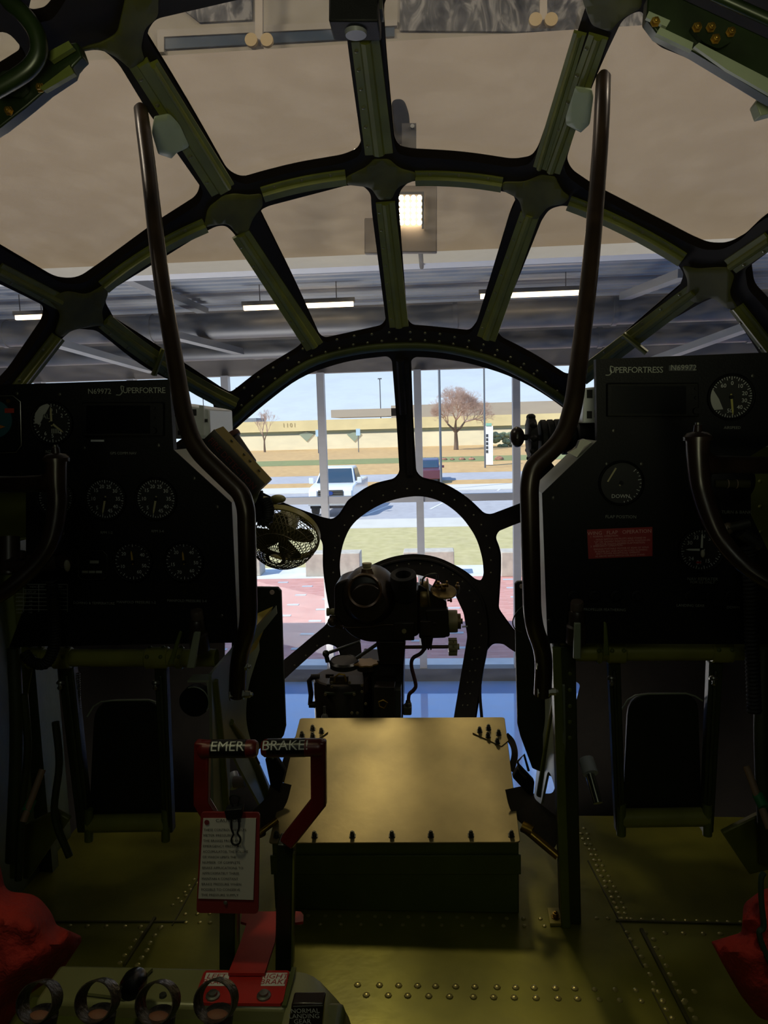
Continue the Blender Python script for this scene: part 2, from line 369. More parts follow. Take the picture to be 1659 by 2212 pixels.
mb = MB(); mb.pbox(868, 266, 899, 330, 6.15, .04); mb.build('bracket', M('dark bracket', '#2a2723', .6), t)
mb = MB(); mb.lathe([(.018, 0), (.015, .02)], P(891, 274, 6.14), (0, -1, 0)); mb.build('bolt', STEEL, t)
# window wall: sill, rail, mullions, panes
alu = M('anodised mullion', '#b4b6ba', .45, .3)
mx = [-8.6+1.0, ]
xs = [P(px, 1075, WY).x for px in (500, 708, 914, 1116)]; st = (xs[3]-xs[0])/3
x = xs[0]-4*st; lst = []
while x < 8: lst.append(x); x += st
for i, x in enumerate(lst):
    mb = MB(); mb.box((x, WY, hz/2), (.11, .14, hz)); struct(mb.build('trim_%d' % (10+i), alu), 'grey vertical window mullion of the museum front, number %d from the left' % (i+1), 'mullion')
mb = MB(); zr = P(860, 1077, WY).z; mb.box((0, WY, zr), (30, .10, .11)); struct(mb.build('trim_4', alu), 'horizontal grey transom across the museum windows', 'transom')
mb = MB(); mb.box((0, WY, .1), (30, .2, .2)); struct(mb.build('trim_5', M('dark sill', '#62666c', .5, .3)), 'dark grey sill at the foot of the museum windows', 'sill')
mg = glass_mat('museum glass', (.97, .99, 1), 0, ior=1.2)
for i in range(len(lst)-1):
    mb = MB(); mb.box(((lst[i]+lst[i+1])/2, WY, hz/2), (st-.11, .012, hz)); struct(mb.build('window_%d' % (30+i), mg), 'tall clear museum window pane, number %d from the left' % (i+1), 'window')
for s in (-1, 1):
    x1 = lst[0] if s < 0 else lst[-1]; mb = MB(); mb.box(((x1+15*s)/2, WY, hz/2), (abs(15*s-x1), .2, hz)); struct(mb.build('wall_front_'+('left' if s < 0 else 'right'), hallw), 'solid end of the museum front wall, '+('left' if s < 0 else 'right'), 'wall')
# ------------------------------------------------------------ outdoors
def tz(Y): return 0.0 if Y < 45 else min(.8, .8*(Y-45)/50)
def G(px, py):
    r = ray(px, py); lo, hi = 5, 400
    for _ in range(60):
        m = (lo+hi)/2; q = EYE+r*(m/r.y)
        if q.z > tz(m): lo = m
        else: hi = m
    return EYE+r*(lo/r.y)
def rowY(py, px=860): return G(px, py).y
def ground(name, y0, y1, mat, label, cat, dz=0.0, x0=-90, x1=90):
    mb = MB(); ys = [y0]
    if y1 > 45 > y0: ys.append(45)
    if y1 > 95 > y0: ys.append(95)
    ys.append(y1)
    for a, b in zip(ys[:-1], ys[1:]): mb.hexa([(x0, a, tz(a)+dz), (x1, a, tz(a)+dz), (x1, b, tz(b)+dz), (x0, b, tz(b)+dz)], [(x0, a, tz(a)-.3), (x1, a, tz(a)-.3), (x1, b, tz(b)-.3), (x0, b, tz(b)-.3)])
    return struct(mb.build(name, mat, smooth=False), label, cat)
brick = bpy.data.materials.new('red brick paving'); brick.use_nodes = True; n = brick.node_tree.nodes; L = brick.node_tree.links
co = n.new('ShaderNodeTexCoord'); bt = n.new('ShaderNodeTexBrick'); bt.inputs['Scale'].default_value = 4.2; bt.inputs['Color1'].default_value = (.52, .23, .2, 1); bt.inputs['Color2'].default_value = (.62, .33, .29, 1)
bt.inputs['Mortar'].default_value = (.42, .3, .28, 1); bt.inputs['Mortar Size'].default_value = .012; bt.inputs['Brick Width'].default_value = 1.1
L.new(co.outputs['Object'], bt.inputs['Vector']); L.new(bt.outputs['Color'], n['Principled BSDF'].inputs['Base Color']); n['Principled BSDF'].inputs['Roughness'].default_value = .8
yb = rowY(1247)
ground('ground_patio', WY+.2, yb, brick, 'red brick patio outside the museum windows', 'patio')
ground('ground_walk', WY+.1, WY+1.0, M('pale concrete', '#d0d4d8', .8, 0, .1, 2), 'pale concrete strip at the foot of the museum windows', 'pavement', .01)
# grey accent bricks
mb = MB(); random.seed(4)
for i in range(16):
    for j in range(7):
        Y = WY+1.6+j*.95+(i % 2)*.45; x = -5.4+i*.72
        if x > 3: continue
        if Y < yb-.3: mb.box((x, Y, .004), (.26, .12, .012))
struct(mb.build('ground_accent_bricks', M('grey brick', '#b5bcc6', .8)), 'scattered grey accent bricks in the red patio', 'paving')
ground('ground_apron', yb, yb+1.5, MATS['pale concrete'], 'pale concrete band behind the brick patio', 'pavement', .005)
grass = M('dry winter lawn', '#bdb283', .95, 0, .15, 3, col2='#aca470')
dry = M('dry tan grass', '#c4a26c', .95, 0, .15, 2, col2='#b3905e')
yl = rowY(1141)
ground('ground_lawn', yb+1.5, yl, grass, 'mown lawn between the patio and the car park', 'lawn', .01)
conc = M('kerb concrete', '#c9c6bd', .8)
ground('ground_kerb', yl, rowY(1122), conc, 'pale kerb and walk at the near edge of the car park', 'kerb', .03)
asph = M('asphalt', '#a6a6ab', .85, 0, .08, 3)
y1 = rowY(1062); ground('ground_asphalt', rowY(1122), y1, asph, 'grey asphalt car park', 'car park', .0)
y2 = rowY(1050); ground('ground_far_kerb', y1, y2, conc, 'pale kerb at the far edge of the car park', 'kerb', .03)
y3 = rowY(1040); ground('ground_verge', y2, y3, dry, 'tan grass verge behind the car park', 'grass', .01)
y4 = rowY(1024); ground('ground_road', y3, y4, asph, 'grey road behind the grass verge', 'road', .0)
y5 = rowY(1001); ground('ground_field', y4, y5, dry, 'dry tan grass field beyond the road', 'grass', .01)
y6 = rowY(990); ground('ground_strip', y5, y6, M('green strip', '#7f8452', .95, 0, .1, 2), 'dull green grass strip across the field', 'grass', .03)
ground('ground_far', y6, 150, dry, 'dry grass rising to the factory building', 'grass', .01)
for i, (px, py) in enumerate(((520, 1106), (790, 1112), (930, 1100), (1075, 1060), (1190, 1100))):
    a = G(px, py); mb = MB(); mb.hexa([a+V((-.06, 0, .012)), a+V((.06, 0, .012)), a+V((.9, 3.6, .012)), a+V((.78, 3.6, .012))], [a+V((-.06, 0, .0)), a+V((.06, 0, .0)), a+V((.9, 3.6, .0)), a+V((.78, 3.6, .0))])
    struct(mb.build('trim_%d' % (50+i), M('white paint', '#d5d5d5', .7)), 'white painted parking bay line, %s on the asphalt' % ('leftmost', 'beside the white pickup', 'third from the left', 'fourth from the left', 'rightmost')[i], 'parking line')
# limestone benches
stone = M('pale limestone', '#b9b3a8', .9, 0, .12, 6, .4, 25)
for i, (x0, x1, yt, yb_) in enumerate(((660, 777, 1192, 1247), (872, 982, 1188, 1247), (1084, 1200, 1188, 1247), (440, 560, 1196, 1247))):
    A = G(x0, yb_); B = G(x1, yb_); h = P(x0, yt, A.y+.4).z
    mb = MB(); mb.box(((A.x+B.x)/2, A.y+.35, h/2), (B.x-A.x, .6, h))
    tag(mb.build('stone_bench', stone, bevel=.02), 'pale limestone block bench at the patio edge, '+('seen between the fan and the bombsight', 'seen through the nose ring', 'at right by the dark armour plate', 'hidden mostly behind the fan at left')[i], 'bench', 'stone block benches')
# white pickup
A = G(716, 1118); tx, ty = A.x, A.y
t = thing('pickup_truck', 'white pickup truck with dark grille parked facing the museum', 'truck', (tx, ty, 0))
R = Matrix.Rotation(radians(-2), 3, 'Z')
def tp(x, y, z): return V((tx, ty, 0))+R @ V((x, y, z*1.1))
def tpoly(mb, sec, x0, x1, x0t=None):        # side profile (y,z) lofted across x
    mb.add([tp(x0, y, z) for y, z in sec]+[tp(x1, y, z) for y, z in sec], [tuple(range(len(sec))), tuple(range(2*len(sec)-1, len(sec)-1, -1))]+[(i, (i+1) % len(sec), (i+1) % len(sec)+len(sec), i+len(sec)) for i in range(len(sec))])
white = M('white car paint', '#dfe6ee', .25, 0, coat=.5)
mb = MB(); tpoly(mb, [(0, .45), (-.02, .75), (.05, 1.1), (.3, 1.2), (1.35, 1.3), (5.3, 1.28), (5.35, .5)], -.98, .98); mb.build('body', white, t, bevel=.06)
mb = MB(); c0 = [tp(-.92, 1.2, 1.25), tp(.92, 1.2, 1.25), tp(.92, 3.3, 1.28), tp(-.92, 3.3, 1.28)]; c1 = [tp(-.72, 1.95, 1.9), tp(.72, 1.95, 1.9), tp(.72, 3.2, 1.9), tp(-.72, 3.2, 1.9)]; mb.hexa(c0, c1); mb.build('cab', white, t, bevel=.05)
cgl = M('car glass', '#2d4358', .08, 0)
mb = MB(); mb.hexa([tp(-.83, 1.22, 1.3), tp(.83, 1.22, 1.3), tp(.67, 1.85, 1.84), tp(-.67, 1.85, 1.84)], [tp(-.83, 1.3, 1.3), tp(.83, 1.3, 1.3), tp(.67, 1.92, 1.84), tp(-.67, 1.92, 1.84)]); mb.build('windscreen', cgl, t)
mb = MB(); mb.hexa([tp(.935, 1.5, 1.33), tp(.935, 3.1, 1.33), tp(.77, 3.1, 1.82), tp(.77, 2.0, 1.82)], [tp(.9, 1.5, 1.33), tp(.9, 3.1, 1.33), tp(.72, 3.1, 1.82), tp(.72, 2.0, 1.82)]); mb.build('side_window', cgl, t)
mb = MB(); mb.box(tp(0, -.02, .93), (1.1, .06, .36), R); mb.build('grille', M('grille', '#2a2e33', .4, .4), t, bevel=.02)
mb = MB()
for k in range(4): mb.box(tp(0, -.06, .81+k*.08), (1.08, .03, .02), R)
mb.build('grille_bar', STEEL, t)
mb = MB()
R2 = R.to_4x4()
mb.lathe([(.001, .02), (.07, .018), (.08, 0)], (0, 0, 0), (0, -1, 0), 20); mb.v = [tp(v.x*1.6, v.y-.09, v.z+.97) for v in mb.v]; mb.build('badge', M('badge blue', '#1c3d86', .3), t)
for s in (-1, 1):
    mb = MB(); mb.box(tp(s*.76, -.01, .95), (.34, .08, .3), R); mb.build('headlight', M('headlamp', '#e8edf2', .1), t, bevel=.03)
    mb = MB(); mb.box(tp(s*1.1, 1.35, 1.38), (.2, .1, .26), R); mb.cyl(tp(s*.9, 1.4, 1.32), tp(s*1.05, 1.37, 1.32), .03, n=8); mb.build('mirror', white, t, bevel=.03)
    for yy in (.85, 4.3):
        mb = MB(); mb.cyl(tp(s*.72, yy, .38), tp(s*.97, yy, .38), .38, n=24); mb.build('wheel', RUBBER, t)
mb = MB(); mb.box(tp(0, -.1, .6), (1.96, .16, .26), R); mb.build('bumper', M('bumper', '#c8ccd2', .25, .7), t, bevel=.04)
mb = MB(); mb.box(tp(0, -.03, .44), (1.8, .1, .14), R); mb.build('valance', RUBBER, t)
# dark car by the centre post
A = G(925, 1046); cx, cy = A.x, A.y
t = thing('parked_car', 'dark blue and maroon car seen just right of the centre post', 'car', (cx, cy, 0))
def cpoly(sec, x0, x1, nm, mat, bev):
    mb = MB(); k = len(sec); mb.add([(cx+x0, cy+y, z) for y, z in sec]+[(cx+x1, cy+y, z) for y, z in sec], [tuple(range(k)), tuple(range(2*k-1, k-1, -1))]+[(i, (i+1) % k, (i+1) % k+k, i+k) for i in range(k)]); return mb.build(nm, mat, t, bevel=bev)
cpoly([(0, .35), (0, .95), (1.0, 1.05), (4.4, 1.05), (4.4, .4)], -.85, .85, 'body', M('maroon paint', '#5c2a38', .3, coat=.4), .06)
cpoly([(.9, 1.0), (1.5, 1.55), (3.2, 1.6), (3.9, 1.05)], -.72, .72, 'cabin', M('navy paint', '#39456a', .3), .06)
mb = MB(); mb.hexa([(cx-.68, cy+.93, 1.06), (cx+.68, cy+.93, 1.06), (cx+.6, cy+1.42, 1.5), (cx-.6, cy+1.42, 1.5)], [(cx-.68, cy+1.0, 1.06), (cx+.68, cy+1.0, 1.06), (cx+.6, cy+1.5, 1.5), (cx-.6, cy+1.5, 1.5)]); mb.build('windscreen', cgl, t)
for s in (-1, 1):
    mb = MB(); mb.box((cx+s*.95, cy+1.2, 1.1), (.22, .1, .16)); mb.build('mirror', MATS['maroon paint'], t, bevel=.02)
    for yy in (.8, 3.6):
        mb = MB(); mb.cyl((cx+s*.62, cy+yy, .33), (cx+s*.86, cy+yy, .33), .33, n=20); mb.build('wheel', RUBBER, t)
# factory building
BY = 100.0
def bz(py, px=700): return P(px, py, BY).z
t = thing('factory_building', 'long low cream building with yellow band and dark diamonds across the road', 'building', (-5, BY, 1.2))
bx0, bx1 = P(500, 940, BY).x, 42
z0, z1, z2, z3 = .6, bz(938), bz(930), bz(907)
mb = MB(); mb.box(((bx0+bx1)/2, BY+6, (z0+z1)/2), (bx1-bx0, 12, z1-z0)); mb.build('lower_wall', M('cream render', '#e6dfc0', .8, 0, .05, .3), t)
mb = MB(); mb.box(((bx0+bx1)/2, BY+6.2, (z1+z2)/2), (bx1-bx0, 11.8, z2-z1)); mb.build('window_band', M('dull green glazing', '#93a08c', .4), t)
mb = MB(); mb.box(((bx0+bx1)/2, BY+6, (z2+z3)/2), (bx1-bx0+.6, 12.6, z3-z2)); mb.build('yellow_fascia', M('mustard panel', '#dccd9c', .7, 0, .06, .4), t)
for px in (662, 765):
    c = P(px, 938, BY-.1); mb = MB(); h = 1.0; mb.prism([c+V((-h, 0, 0)), c+V((0, 0, -h)), c+V((h, 0, 0)), c+V((0, 0, h*.3))], (0, .3, 0)); mb.build('diamond_window', MATS['dull green glazing'], t)
rb = M('brown metal roof', '#a09488', .7)
mb = MB(); x0 = P(845, 890, 112).x; mb.box(((x0+46)/2, 120, (P(860, 905, 112).z+P(900, 878, 112).z)/2+.2), (46-x0, 16, P(860, 878, 112).z-P(860, 905, 112).z)); mb.build('upper_hall', rb, t)
mb = MB(); mb.box(((x0+46)/2, 111.8, P(900, 905, 112).z), (46-x0, .4, .22)); mb.build('upper_trim', M('white', '#d8d8d2', .6), t)
x0 = P(722, 890, 112).x; x1 = P(860, 890, 112).x
mb = MB(); mb.box(((x0+x1)/2, 118, (P(700, 903, 112).z+P(700, 886, 112).z)/2), (x1-x0+1, 12, P(700, 886, 112).z-P(700, 903, 112).z)); mb.build('rear_hall', rb, t)
for i_, ch in enumerate('1101'):
    mb = MB(); mb.text(ch, .8, P(625, 919, BY-.33)+V(((i_-1.5)*.5, 0, 0)), (1, 0, 0), (0, 0, 1)); mb.build('house_numeral', M('dark letters', '#a08f62', .8), t)
t = thing('grey_building', 'grey corrugated building with a pale block beyond the left end of the cream building', 'building', (P(515, 960, 106)))
A, B = P(470, 960, 104), P(546, 960, 104)
mb = MB(); mb.box(((A.x+B.x)/2-1.5, 116, P(500, 930, 104).z-1), (B.x-A.x, 6, P(500, 905, 104).z-A.z+2)); mb.build('wall', M('blue grey cladding', '#838c96', .6, 0, .15, 1, stretch=(12, 1, 1)), t)
# bare trees
def bare_tree(base, H, W, seed, trunk, label, tw, depth=6, nb=3):
    random.seed(seed); t = thing('bare_tree', label, 'tree', base); tk = MB(); br = MB()
    def grow(p, d, L_, r, k):
        q = p+d*L_; (tk if k >= depth-1 else br).tube([p, p.lerp(q, .5)+V((random.uniform(-1, 1), random.uniform(-1, 1), 0))*L_*.06, q], [r, r*.8, r*.6], 4 if k < depth-1 else 8, False)
        if k == 0: return
        for i in range(nb+(k < 3)):
            a = random.uniform(0, 2*pi); s = random.uniform(.3, .75); u, w2 = tk.frame(d)
            nd = (d+(u*cos(a)+w2*sin(a))*s*W); nd.z += .22; nd.normalize(); grow(q, nd, L_*random.uniform(.62, .82), r*.52, k-1)
    grow(V(base), V((0, 0, 1)), H, trunk, depth)
    tk.build('trunk', M('bark', '#6b5a4c', .9), t); br.build('branches', tw, t); return t
twig = M('red brown twigs', '#b59a8c', .9); tb = G(985, 963)
bare_tree(V((P(985, 960, 88).x, 88, tz(88)-.1)), 2.15, 1.55, 5, .3, 'large spreading bare tree with reddish twigs in front of the cream building', twig, 7, 4)
bare_tree(V((P(572, 976, 94).x, 94, tz(94)-.1)), 1.5, .75, 9, .16, 'small young bare tree near the left end of the cream building', twig, 6, 3)
# shrubs, signs, poles
for i, (px, w_) in enumerate(((920, 8), (941, 9), (960, 8), (977, 7), (998, 9), (1019, 9), (1078, 12))):
    g = G(px, 994); g.z = tz(g.y)-.05; mb = MB(); random.seed(i)
    for k in range(70):
        d = V((random.gauss(0, 1), random.gauss(0, 1), abs(random.gauss(0, 1)))).normalized(); r = S(w_, g.y)*.9
        mb.tube([g, g+d*r*random.uniform(.8, 1.1)], [.05, .015], 4, False)
    mb.ball(g+V((0, 0, S(3, g.y))), (S(w_-2, g.y), .4, S(w_-5, g.y)), 8)
    tag(mb.build('shrub', M('russet shrub', '#9a6d5a', .95, 0, .3, 5)), 'low russet shrub in the row beyond the field, %s' % ('leftmost', 'second from the left', 'third from the left', 'fourth from the left', 'fifth from the left', 'just left of the white pylon sign', 'just right of the white pylon sign')[i], 'shrub', 'russet shrubs')
t = thing('pylon_sign', 'tall white pylon sign with dark vertical lettering beyond the field', 'sign', P(1057, 997, 62))
Y = 62
mb = MB(); mb.pbox(1049, 920, 1065, 1004, Y, .5); mb.build('sign_panel', M('sign white', '#f2f4f4', .5), t)
mb = MB(); mb.pbox(1050, 914, 1062, 921, Y, .4); mb.build('sign_cap', M('sign green', '#8fc4ac', .5), t)
mb = MB()
for k in range(5): mb.pbox(1050, 938+k*8.6, 1054.5, 944+k*8.6, Y-.02, .02)
mb.build('sign_lettering', M('sign ink', '#2c3238', .6), t)
for i, (px, py0, py1, Y, hd, lb) in enumerate(((821, 818, 880, 135, 1, 'distant light pole with small head left of the centre post'), (516, 838, 905, 135, 1, 'distant light pole at the far left above the grey building'), (952, 790, 1040, 44, 0, 'tall dark pole standing just left of the big bare tree'), (1046, 785, 935, 60, 0, 'tall dark pole rising behind the white pylon sign'), (440, 840, 905, 135, 0, 'distant thin pole behind the left grab rail'))):
    a = P(px+1, py1, Y); b = P(px, py0, Y); t = thing('light_pole', lb, 'pole', V((a.x, Y, a.z)), 'light poles')
    mb = MB(); mb.cyl((a.x, Y, tz(Y)-(.2 if Y < 100 else 0)), (a.x, Y, b.z), .09 if Y > 100 else .07, n=8); mb.build('pole', M('pole grey', '#5a6068', .6), t)
    if hd: mb = MB(); mb.box((a.x, Y, b.z), (.7, .4, .2)); mb.build('lamp_head', M('pole grey', '#5a6068'), t)
for i, (px, py) in enumerate(((687, 980), (774, 980))):
    a = P(px+1, py, 88); a.z = tz(88); t = thing('parking_sign', 'small blue and white post sign on the far grass, %s of the two' % ('left', 'right')[i], 'sign', a, 'post signs')
    mb = MB(); mb.cyl(a, a+V((0, 0, 2.4)), .05, n=8); mb.build('post', MATS['pole grey'], t)
    mb = MB(); mb.box(a+V((0, -.05, 2.4)), (.5, .04, .8)); mb.build('sign_face', M('pale blue', '#b5d4ea', .5), t)
mb = MB(); random.seed(3)
c = P(1085, 962, 92); c.z = tz(92)+.1
for k in range(60):
    mb.ball(c+V((random.uniform(-1.6, 1.6), random.uniform(-.6, .6), random.uniform(0, 1.6))), (.35, .3, .25), 5)
tag(mb.build('evergreen_bush', M('bush green', '#7e8a68', .95, 0, .3, 4)), 'grey green rounded bush right of the big bare tree', 'bush')
# ------------------------------------------------------------ glazed nose of the cockpit
AX = P(890, 1165, 3.0); AXX, AXZ = AX.x, AX.z
DR, DY0, DL = 1.45, 1.0, 2.054
def dr(Y):
    if Y <= DY0: return DR
    k = 1-((Y-DY0)/DL)**2
    return DR*sqrt(k) if k > 0 else 0
def D(px, py, off=0.0):
    """where the ray through a point of the nose meets its shell; off > 0 is inward"""
    r = ray(px, py); lo, hi = .2, 3.2
    for _ in range(40):
        m = (lo+hi)/2; q = EYE+r*(m/r.y)
        if math.hypot(q.x-AXX, q.z-AXZ) < dr(q.y)-1e-9 and q.y < DY0+DL: lo = m
        else: hi = m
    q = EYE+r*(lo/r.y)
    return q+DN(q)*off if off else q
def DN(q):                                  # inward normal of the shell
    k = max(0, (q.y-DY0))/(DL*DL); return -V(((q.x-AXX)/DR**2, k, (q.z-AXZ)/DR**2)).normalized()
PANES = {
 1: ('upper left window pane below the left corner latch', [(0,272,4),(90,200,6),(178,122,6),(155,85,14),(205,78,30),(245,112,20),(310,220,10),(434,398,16),(425,424,16),(340,478,10),(220,566,10),(168,602,24),(122,600,20),(0,528,4),(-150,440,10),(-190,380,10)]),
 2: ('upper window pane left of the centre bar', [(305,50,20),(327,16,14),(400,-1,4),(560,-38,4),(735,-60,10),(750,80,4),(781,305,14),(772,322,14),(742,335,20),(640,352,4),(562,372,20),(522,384,20),(492,368,16),(400,205,4)]),
 3: ('upper window pane right of the centre bar', [(826,-60,4),(832,80,4),(852,298,12),(862,316,14),(890,322,20),(1000,328,4),(1110,345,20),(1148,338,16),(1162,318,14),(1220,150,4),(1270,0,4),(1290,-60,10),(1100,-90,4)]),
 4: ('upper right window pane below the right corner latch', [(1352,20,14),(1372,4,14),(1398,-4,6),(1408,42,6),(1430,75,6),(1505,105,6),(1660,195,4),(1850,300,10),(1850,380,6),(1659,457,6),(1610,505,10),(1572,526,20),(1530,525,16),(1495,510,10),(1282,400,10),(1235,368,20),(1223,345,12),(1240,290,4),(1300,130,4)]),
 5: ('small window pane at the far left edge', [(-150,540,6),(0,607,6),(78,646,10),(96,664,12),(90,690,10),(55,742,6),(0,822,6),(-150,900,6)]),
 6: ('window pane above the left instrument panel', [(128,716,10),(150,699,14),(198,703,20),(215,716,8),(300,785,4),(455,858,14),(465,885,12),(448,906,8),(380,960,4),(300,1000,20),(-60,1000,20),(20,845,4)]),
 7: ('window pane crossed by the left grab rail, under the arch', [(217,640,12),(222,620,8),(235,612,4),(438,486,8),(462,474,14),(482,473,12),(500,490,10),(560,590,4),(640,722,8),(654,740,8),(640,752,8),(560,800,6),(512,838,8),(498,848,8),(480,838,8),(350,752,4),(240,682,8)]),
 8: ('window pane under the arch just left of the centre bar', [(556,440,10),(575,430,10),(750,384,6),(782,384,14),(800,402,10),(802,440,6),(834,690,10),(824,703,10),(702,730,8),(690,722,8),(640,610,4)]),
 9: ('window pane under the arch just right of the centre bar, with the flood light behind', [(860,425,6),(864,396,12),(884,376,12),(915,374,6),(1080,396,8),(1112,402,12),(1119,420,10),(1103,452,6),(1030,695,10),(1015,714,10),(930,705,6),(890,702,8),(880,690,8)]),
 10: ('window pane crossed by the right grab rail, under the arch', [(1175,462,8),(1192,436,14),(1225,427,14),(1258,440,6),(1470,552,10),(1488,578,10),(1478,606,8),(1320,742,4),(1278,774,8),(1240,806,8),(1222,808,8),(1150,762,6),(1082,728,8),(1074,714,8),(1120,600,4)]),
 11: ('window pane above the right instrument panel', [(1530,640,14),(1560,628,12),(1582,645,10),(1646,742,6),(1700,830,10),(1700,940,20),(1300,950,20),(1240,900,10),(1238,850,8),(1290,778,6)]),
 12: ('small window pane at the far right edge', [(1622,568,8),(1700,510,8),(1800,520,8),(1800,820,8),(1660,645,6),(1628,612,14)]),
 13: ('left half of the big front window behind the left panel and fan', [(506,917,4),(572,861,4),(648,803,4),(749,770,4),(836,760,8),(846,768,8),(855,880,4),(863,1020,10),(852,1034,10),(800,1046,6),(752,1080,8),(732,1112,8),(718,1122,6),(696,1117,8),(620,1090,6),(540,1050,8),(460,1010,8),(462,962,8)]),
 14: ('right half of the big front window behind the right grab rail', [(888,770,8),(897,762,8),(932,763,4),(1008,773,4),(1109,803,4),(1200,854,4),(1300,940,8),(1300,1010,8),(1200,1055,8),(1124,1087,6),(1060,1111,8),(1046,1109,6),(1008,1072,6),(957,1042,6),(910,1031,10),(899,1018,8),(892,892,4)]),
 15: ('round nose ring window above the bombsight', [(909,1066,6),(957,1079,6),(1000,1112,6),(1033,1160,6),(1046,1208,6),(1048,1240,8),(1042,1254,8),(1028,1252,6),(1003,1231,4),(945,1202,4),(890,1195,4),(840,1204,4),(798,1222,4),(768,1246,6),(748,1258,8),(734,1248,8),(731,1215,6),(738,1172,6),(757,1130,6),(800,1096,6),(850,1074,6)]),
 16: ('flat lower window behind the bombsight', [(900,1240,10),(945,1252,10),(983,1280,10),(1004,1325,8),(1012,1376,8),(999,1453,8),(983,1548,8),(960,1720,10),(830,1720,10),(800,1560,8),(783,1450,8),(776,1370,8),(778,1320,8),(800,1272,10),(845,1245,10)]),
 17: ('lower window pane between the fan and the nose ring', [(560,1075,6),(640,1118,6),(686,1150,8),(698,1176,8),(697,1226,4),(705,1283,4),(714,1330,8),(704,1350,8),(613,1426,4),(520,1500,8),(480,1500,8),(480,1080,8)]),
 18: ('lower window pane right of the nose ring', [(1078,1146,8),(1124,1127,4),(1220,1095,8),(1240,1300,8),(1200,1420,8),(1112,1362,4),(1099,1345,4),(1077,1314,8),(1082,1237,4),(1082,1190,6),(1070,1160,6)]),
 19: ('bottom left window pane beside the stabilizer', [(615,1465,4),(686,1402,4),(708,1390,8),(728,1397,8),(734,1412,6),(750,1520,6),(760,1700,8),(560,1720,10),(540,1540,8)]),
 20: ('bottom right window pane between the ring leg and the right armour plate', [(1110,1407,4),(1088,1390,6),(1064,1390,8),(1050,1407,6),(1044,1453,4),(1030,1546,4),(1000,1720,10),(1200,1720,10),(1260,1480,8)]),
 21: ('small corner window pane at the top left edge', [(-60,60,4),(-2,36,4),(38,84,10),(46,108,10),(0,137,4),(-80,180,4)]),
 22: ('small corner window pane beside the curved handle', [(46,4,4),(60,-60,4),(150,-60,4),(112,2,4),(98,18,6),(66,24,4)]),
}
BRN = M('dark rivet', '#6b6a55', .35, .6)
holes = {k: round_poly([(x, y, 90 if r <= 6 else r) for x, y, r in v[1]]) for k, v in PANES.items()}
random.seed(1)
def shell_mesh(outline, inner, step, off, fn=None):
    pts = []; edges = []
    def loop(pl):
        o = len(pts); pts.extend([V(p) for p in pl]); n_ = len(pl); edges.extend([(o+i, o+(i+1) % n_) for i in range(n_)])
    loop(outline)
    for h in inner: loop(h)
    xs_ = [p[0] for p in outline]; ys_ = [p[1] for p in outline]
    y = min(ys_)
    while y < max(ys_):
        x = min(xs_)
        vis = -60 < y < 1600
        st_ = step if vis else step*3.5
        while x < max(xs_):
            s2 = st_ if (-60 < x < 1720) else step*3.5
            q = (x+random.uniform(-2, 2), y+random.uniform(-2, 2))
            if inpoly(*q, outline) and not any(inpoly(*q, h) for h in inner): pts.append(V(q))
            x += s2
        y += st_
    r = delaunay_2d_cdt(pts, edges, [], 0, 1e-4)
    vs, fs = r[0], r[2]; keep = []
    for f in fs:
        c = sum((vs[i] for i in f), V((0, 0)))/len(f)
        if inpoly(c.x, c.y, outline) and not any(inpoly(c.x, c.y, h) for h in inner): keep.append(tuple(f))
    v3 = [D(p.x, p.y, off) for p in vs]
    return v3, keep
YB = 1.12
outer = []
for i in range(72):
    a = 2*pi*i/72; q = V((AXX+dr(YB)*cos(a), YB, AXZ+dr(YB)*sin(a))); outer.append(proj(q))
nose = thing('nose_frame', 'dark riveted metal frame of the glazed aircraft nose around all the windows', 'aircraft frame', (AXX, YB, AXZ))
vs, fs = shell_mesh(outer, list(holes.values()), 34, .012)
RV = MB()
# rivets of the front arch, the post, the nose ring and the lower arch
def rivets(path, n, name='rivet_row', r=.0055, off=.0275):
    pts = [V(p) for p in path]; L_ = [0]
    for a, b in zip(pts[:-1], pts[1:]): L_.append(L_[-1]+(b-a).length)
    mb = RV
    for i in range(n):
        s_ = L_[-1]*(i+.5)/n
        for j in range(len(pts)-1):
            if L_[j+1] >= s_: q = pts[j].lerp(pts[j+1], (s_-L_[j])/(L_[j+1]-L_[j])); break
        p = D(q.x, q.y, 0); mb.dome(p+DN(p)*off, DN(p), r)
rivets([(480, 900), (560, 830), (660, 762), (760, 735), (860, 722), (960, 728), (1060, 752), (1160, 800), (1222, 846)], 26)
rivets([(478, 868), (540, 815), (660, 738), (760, 716), (860, 706)], 11)
rivets([(870, 706), (960, 712), (1060, 738), (1180, 800)], 10)
rivets([(717, 1250), (718, 1190), (735, 1140), (780, 1090), (840, 1060), (890, 1050), (950, 1058), (1010, 1090), (1050, 1140), (1064, 1190), (1064, 1250)], 22, r=.004)
rivets([(800, 1250), (850, 1222), (900, 1215), (960, 1226), (1010, 1262), (1034, 1310), (1044, 1370), (1030, 1450), (1010, 1540)], 20, r=.004)
rivets([(1000, 1540), (1020, 1440), (1030, 1390)], 6, r=.004)
rivets([(620, 1450), (680, 1398), (720, 1366)], 4, r=.004)

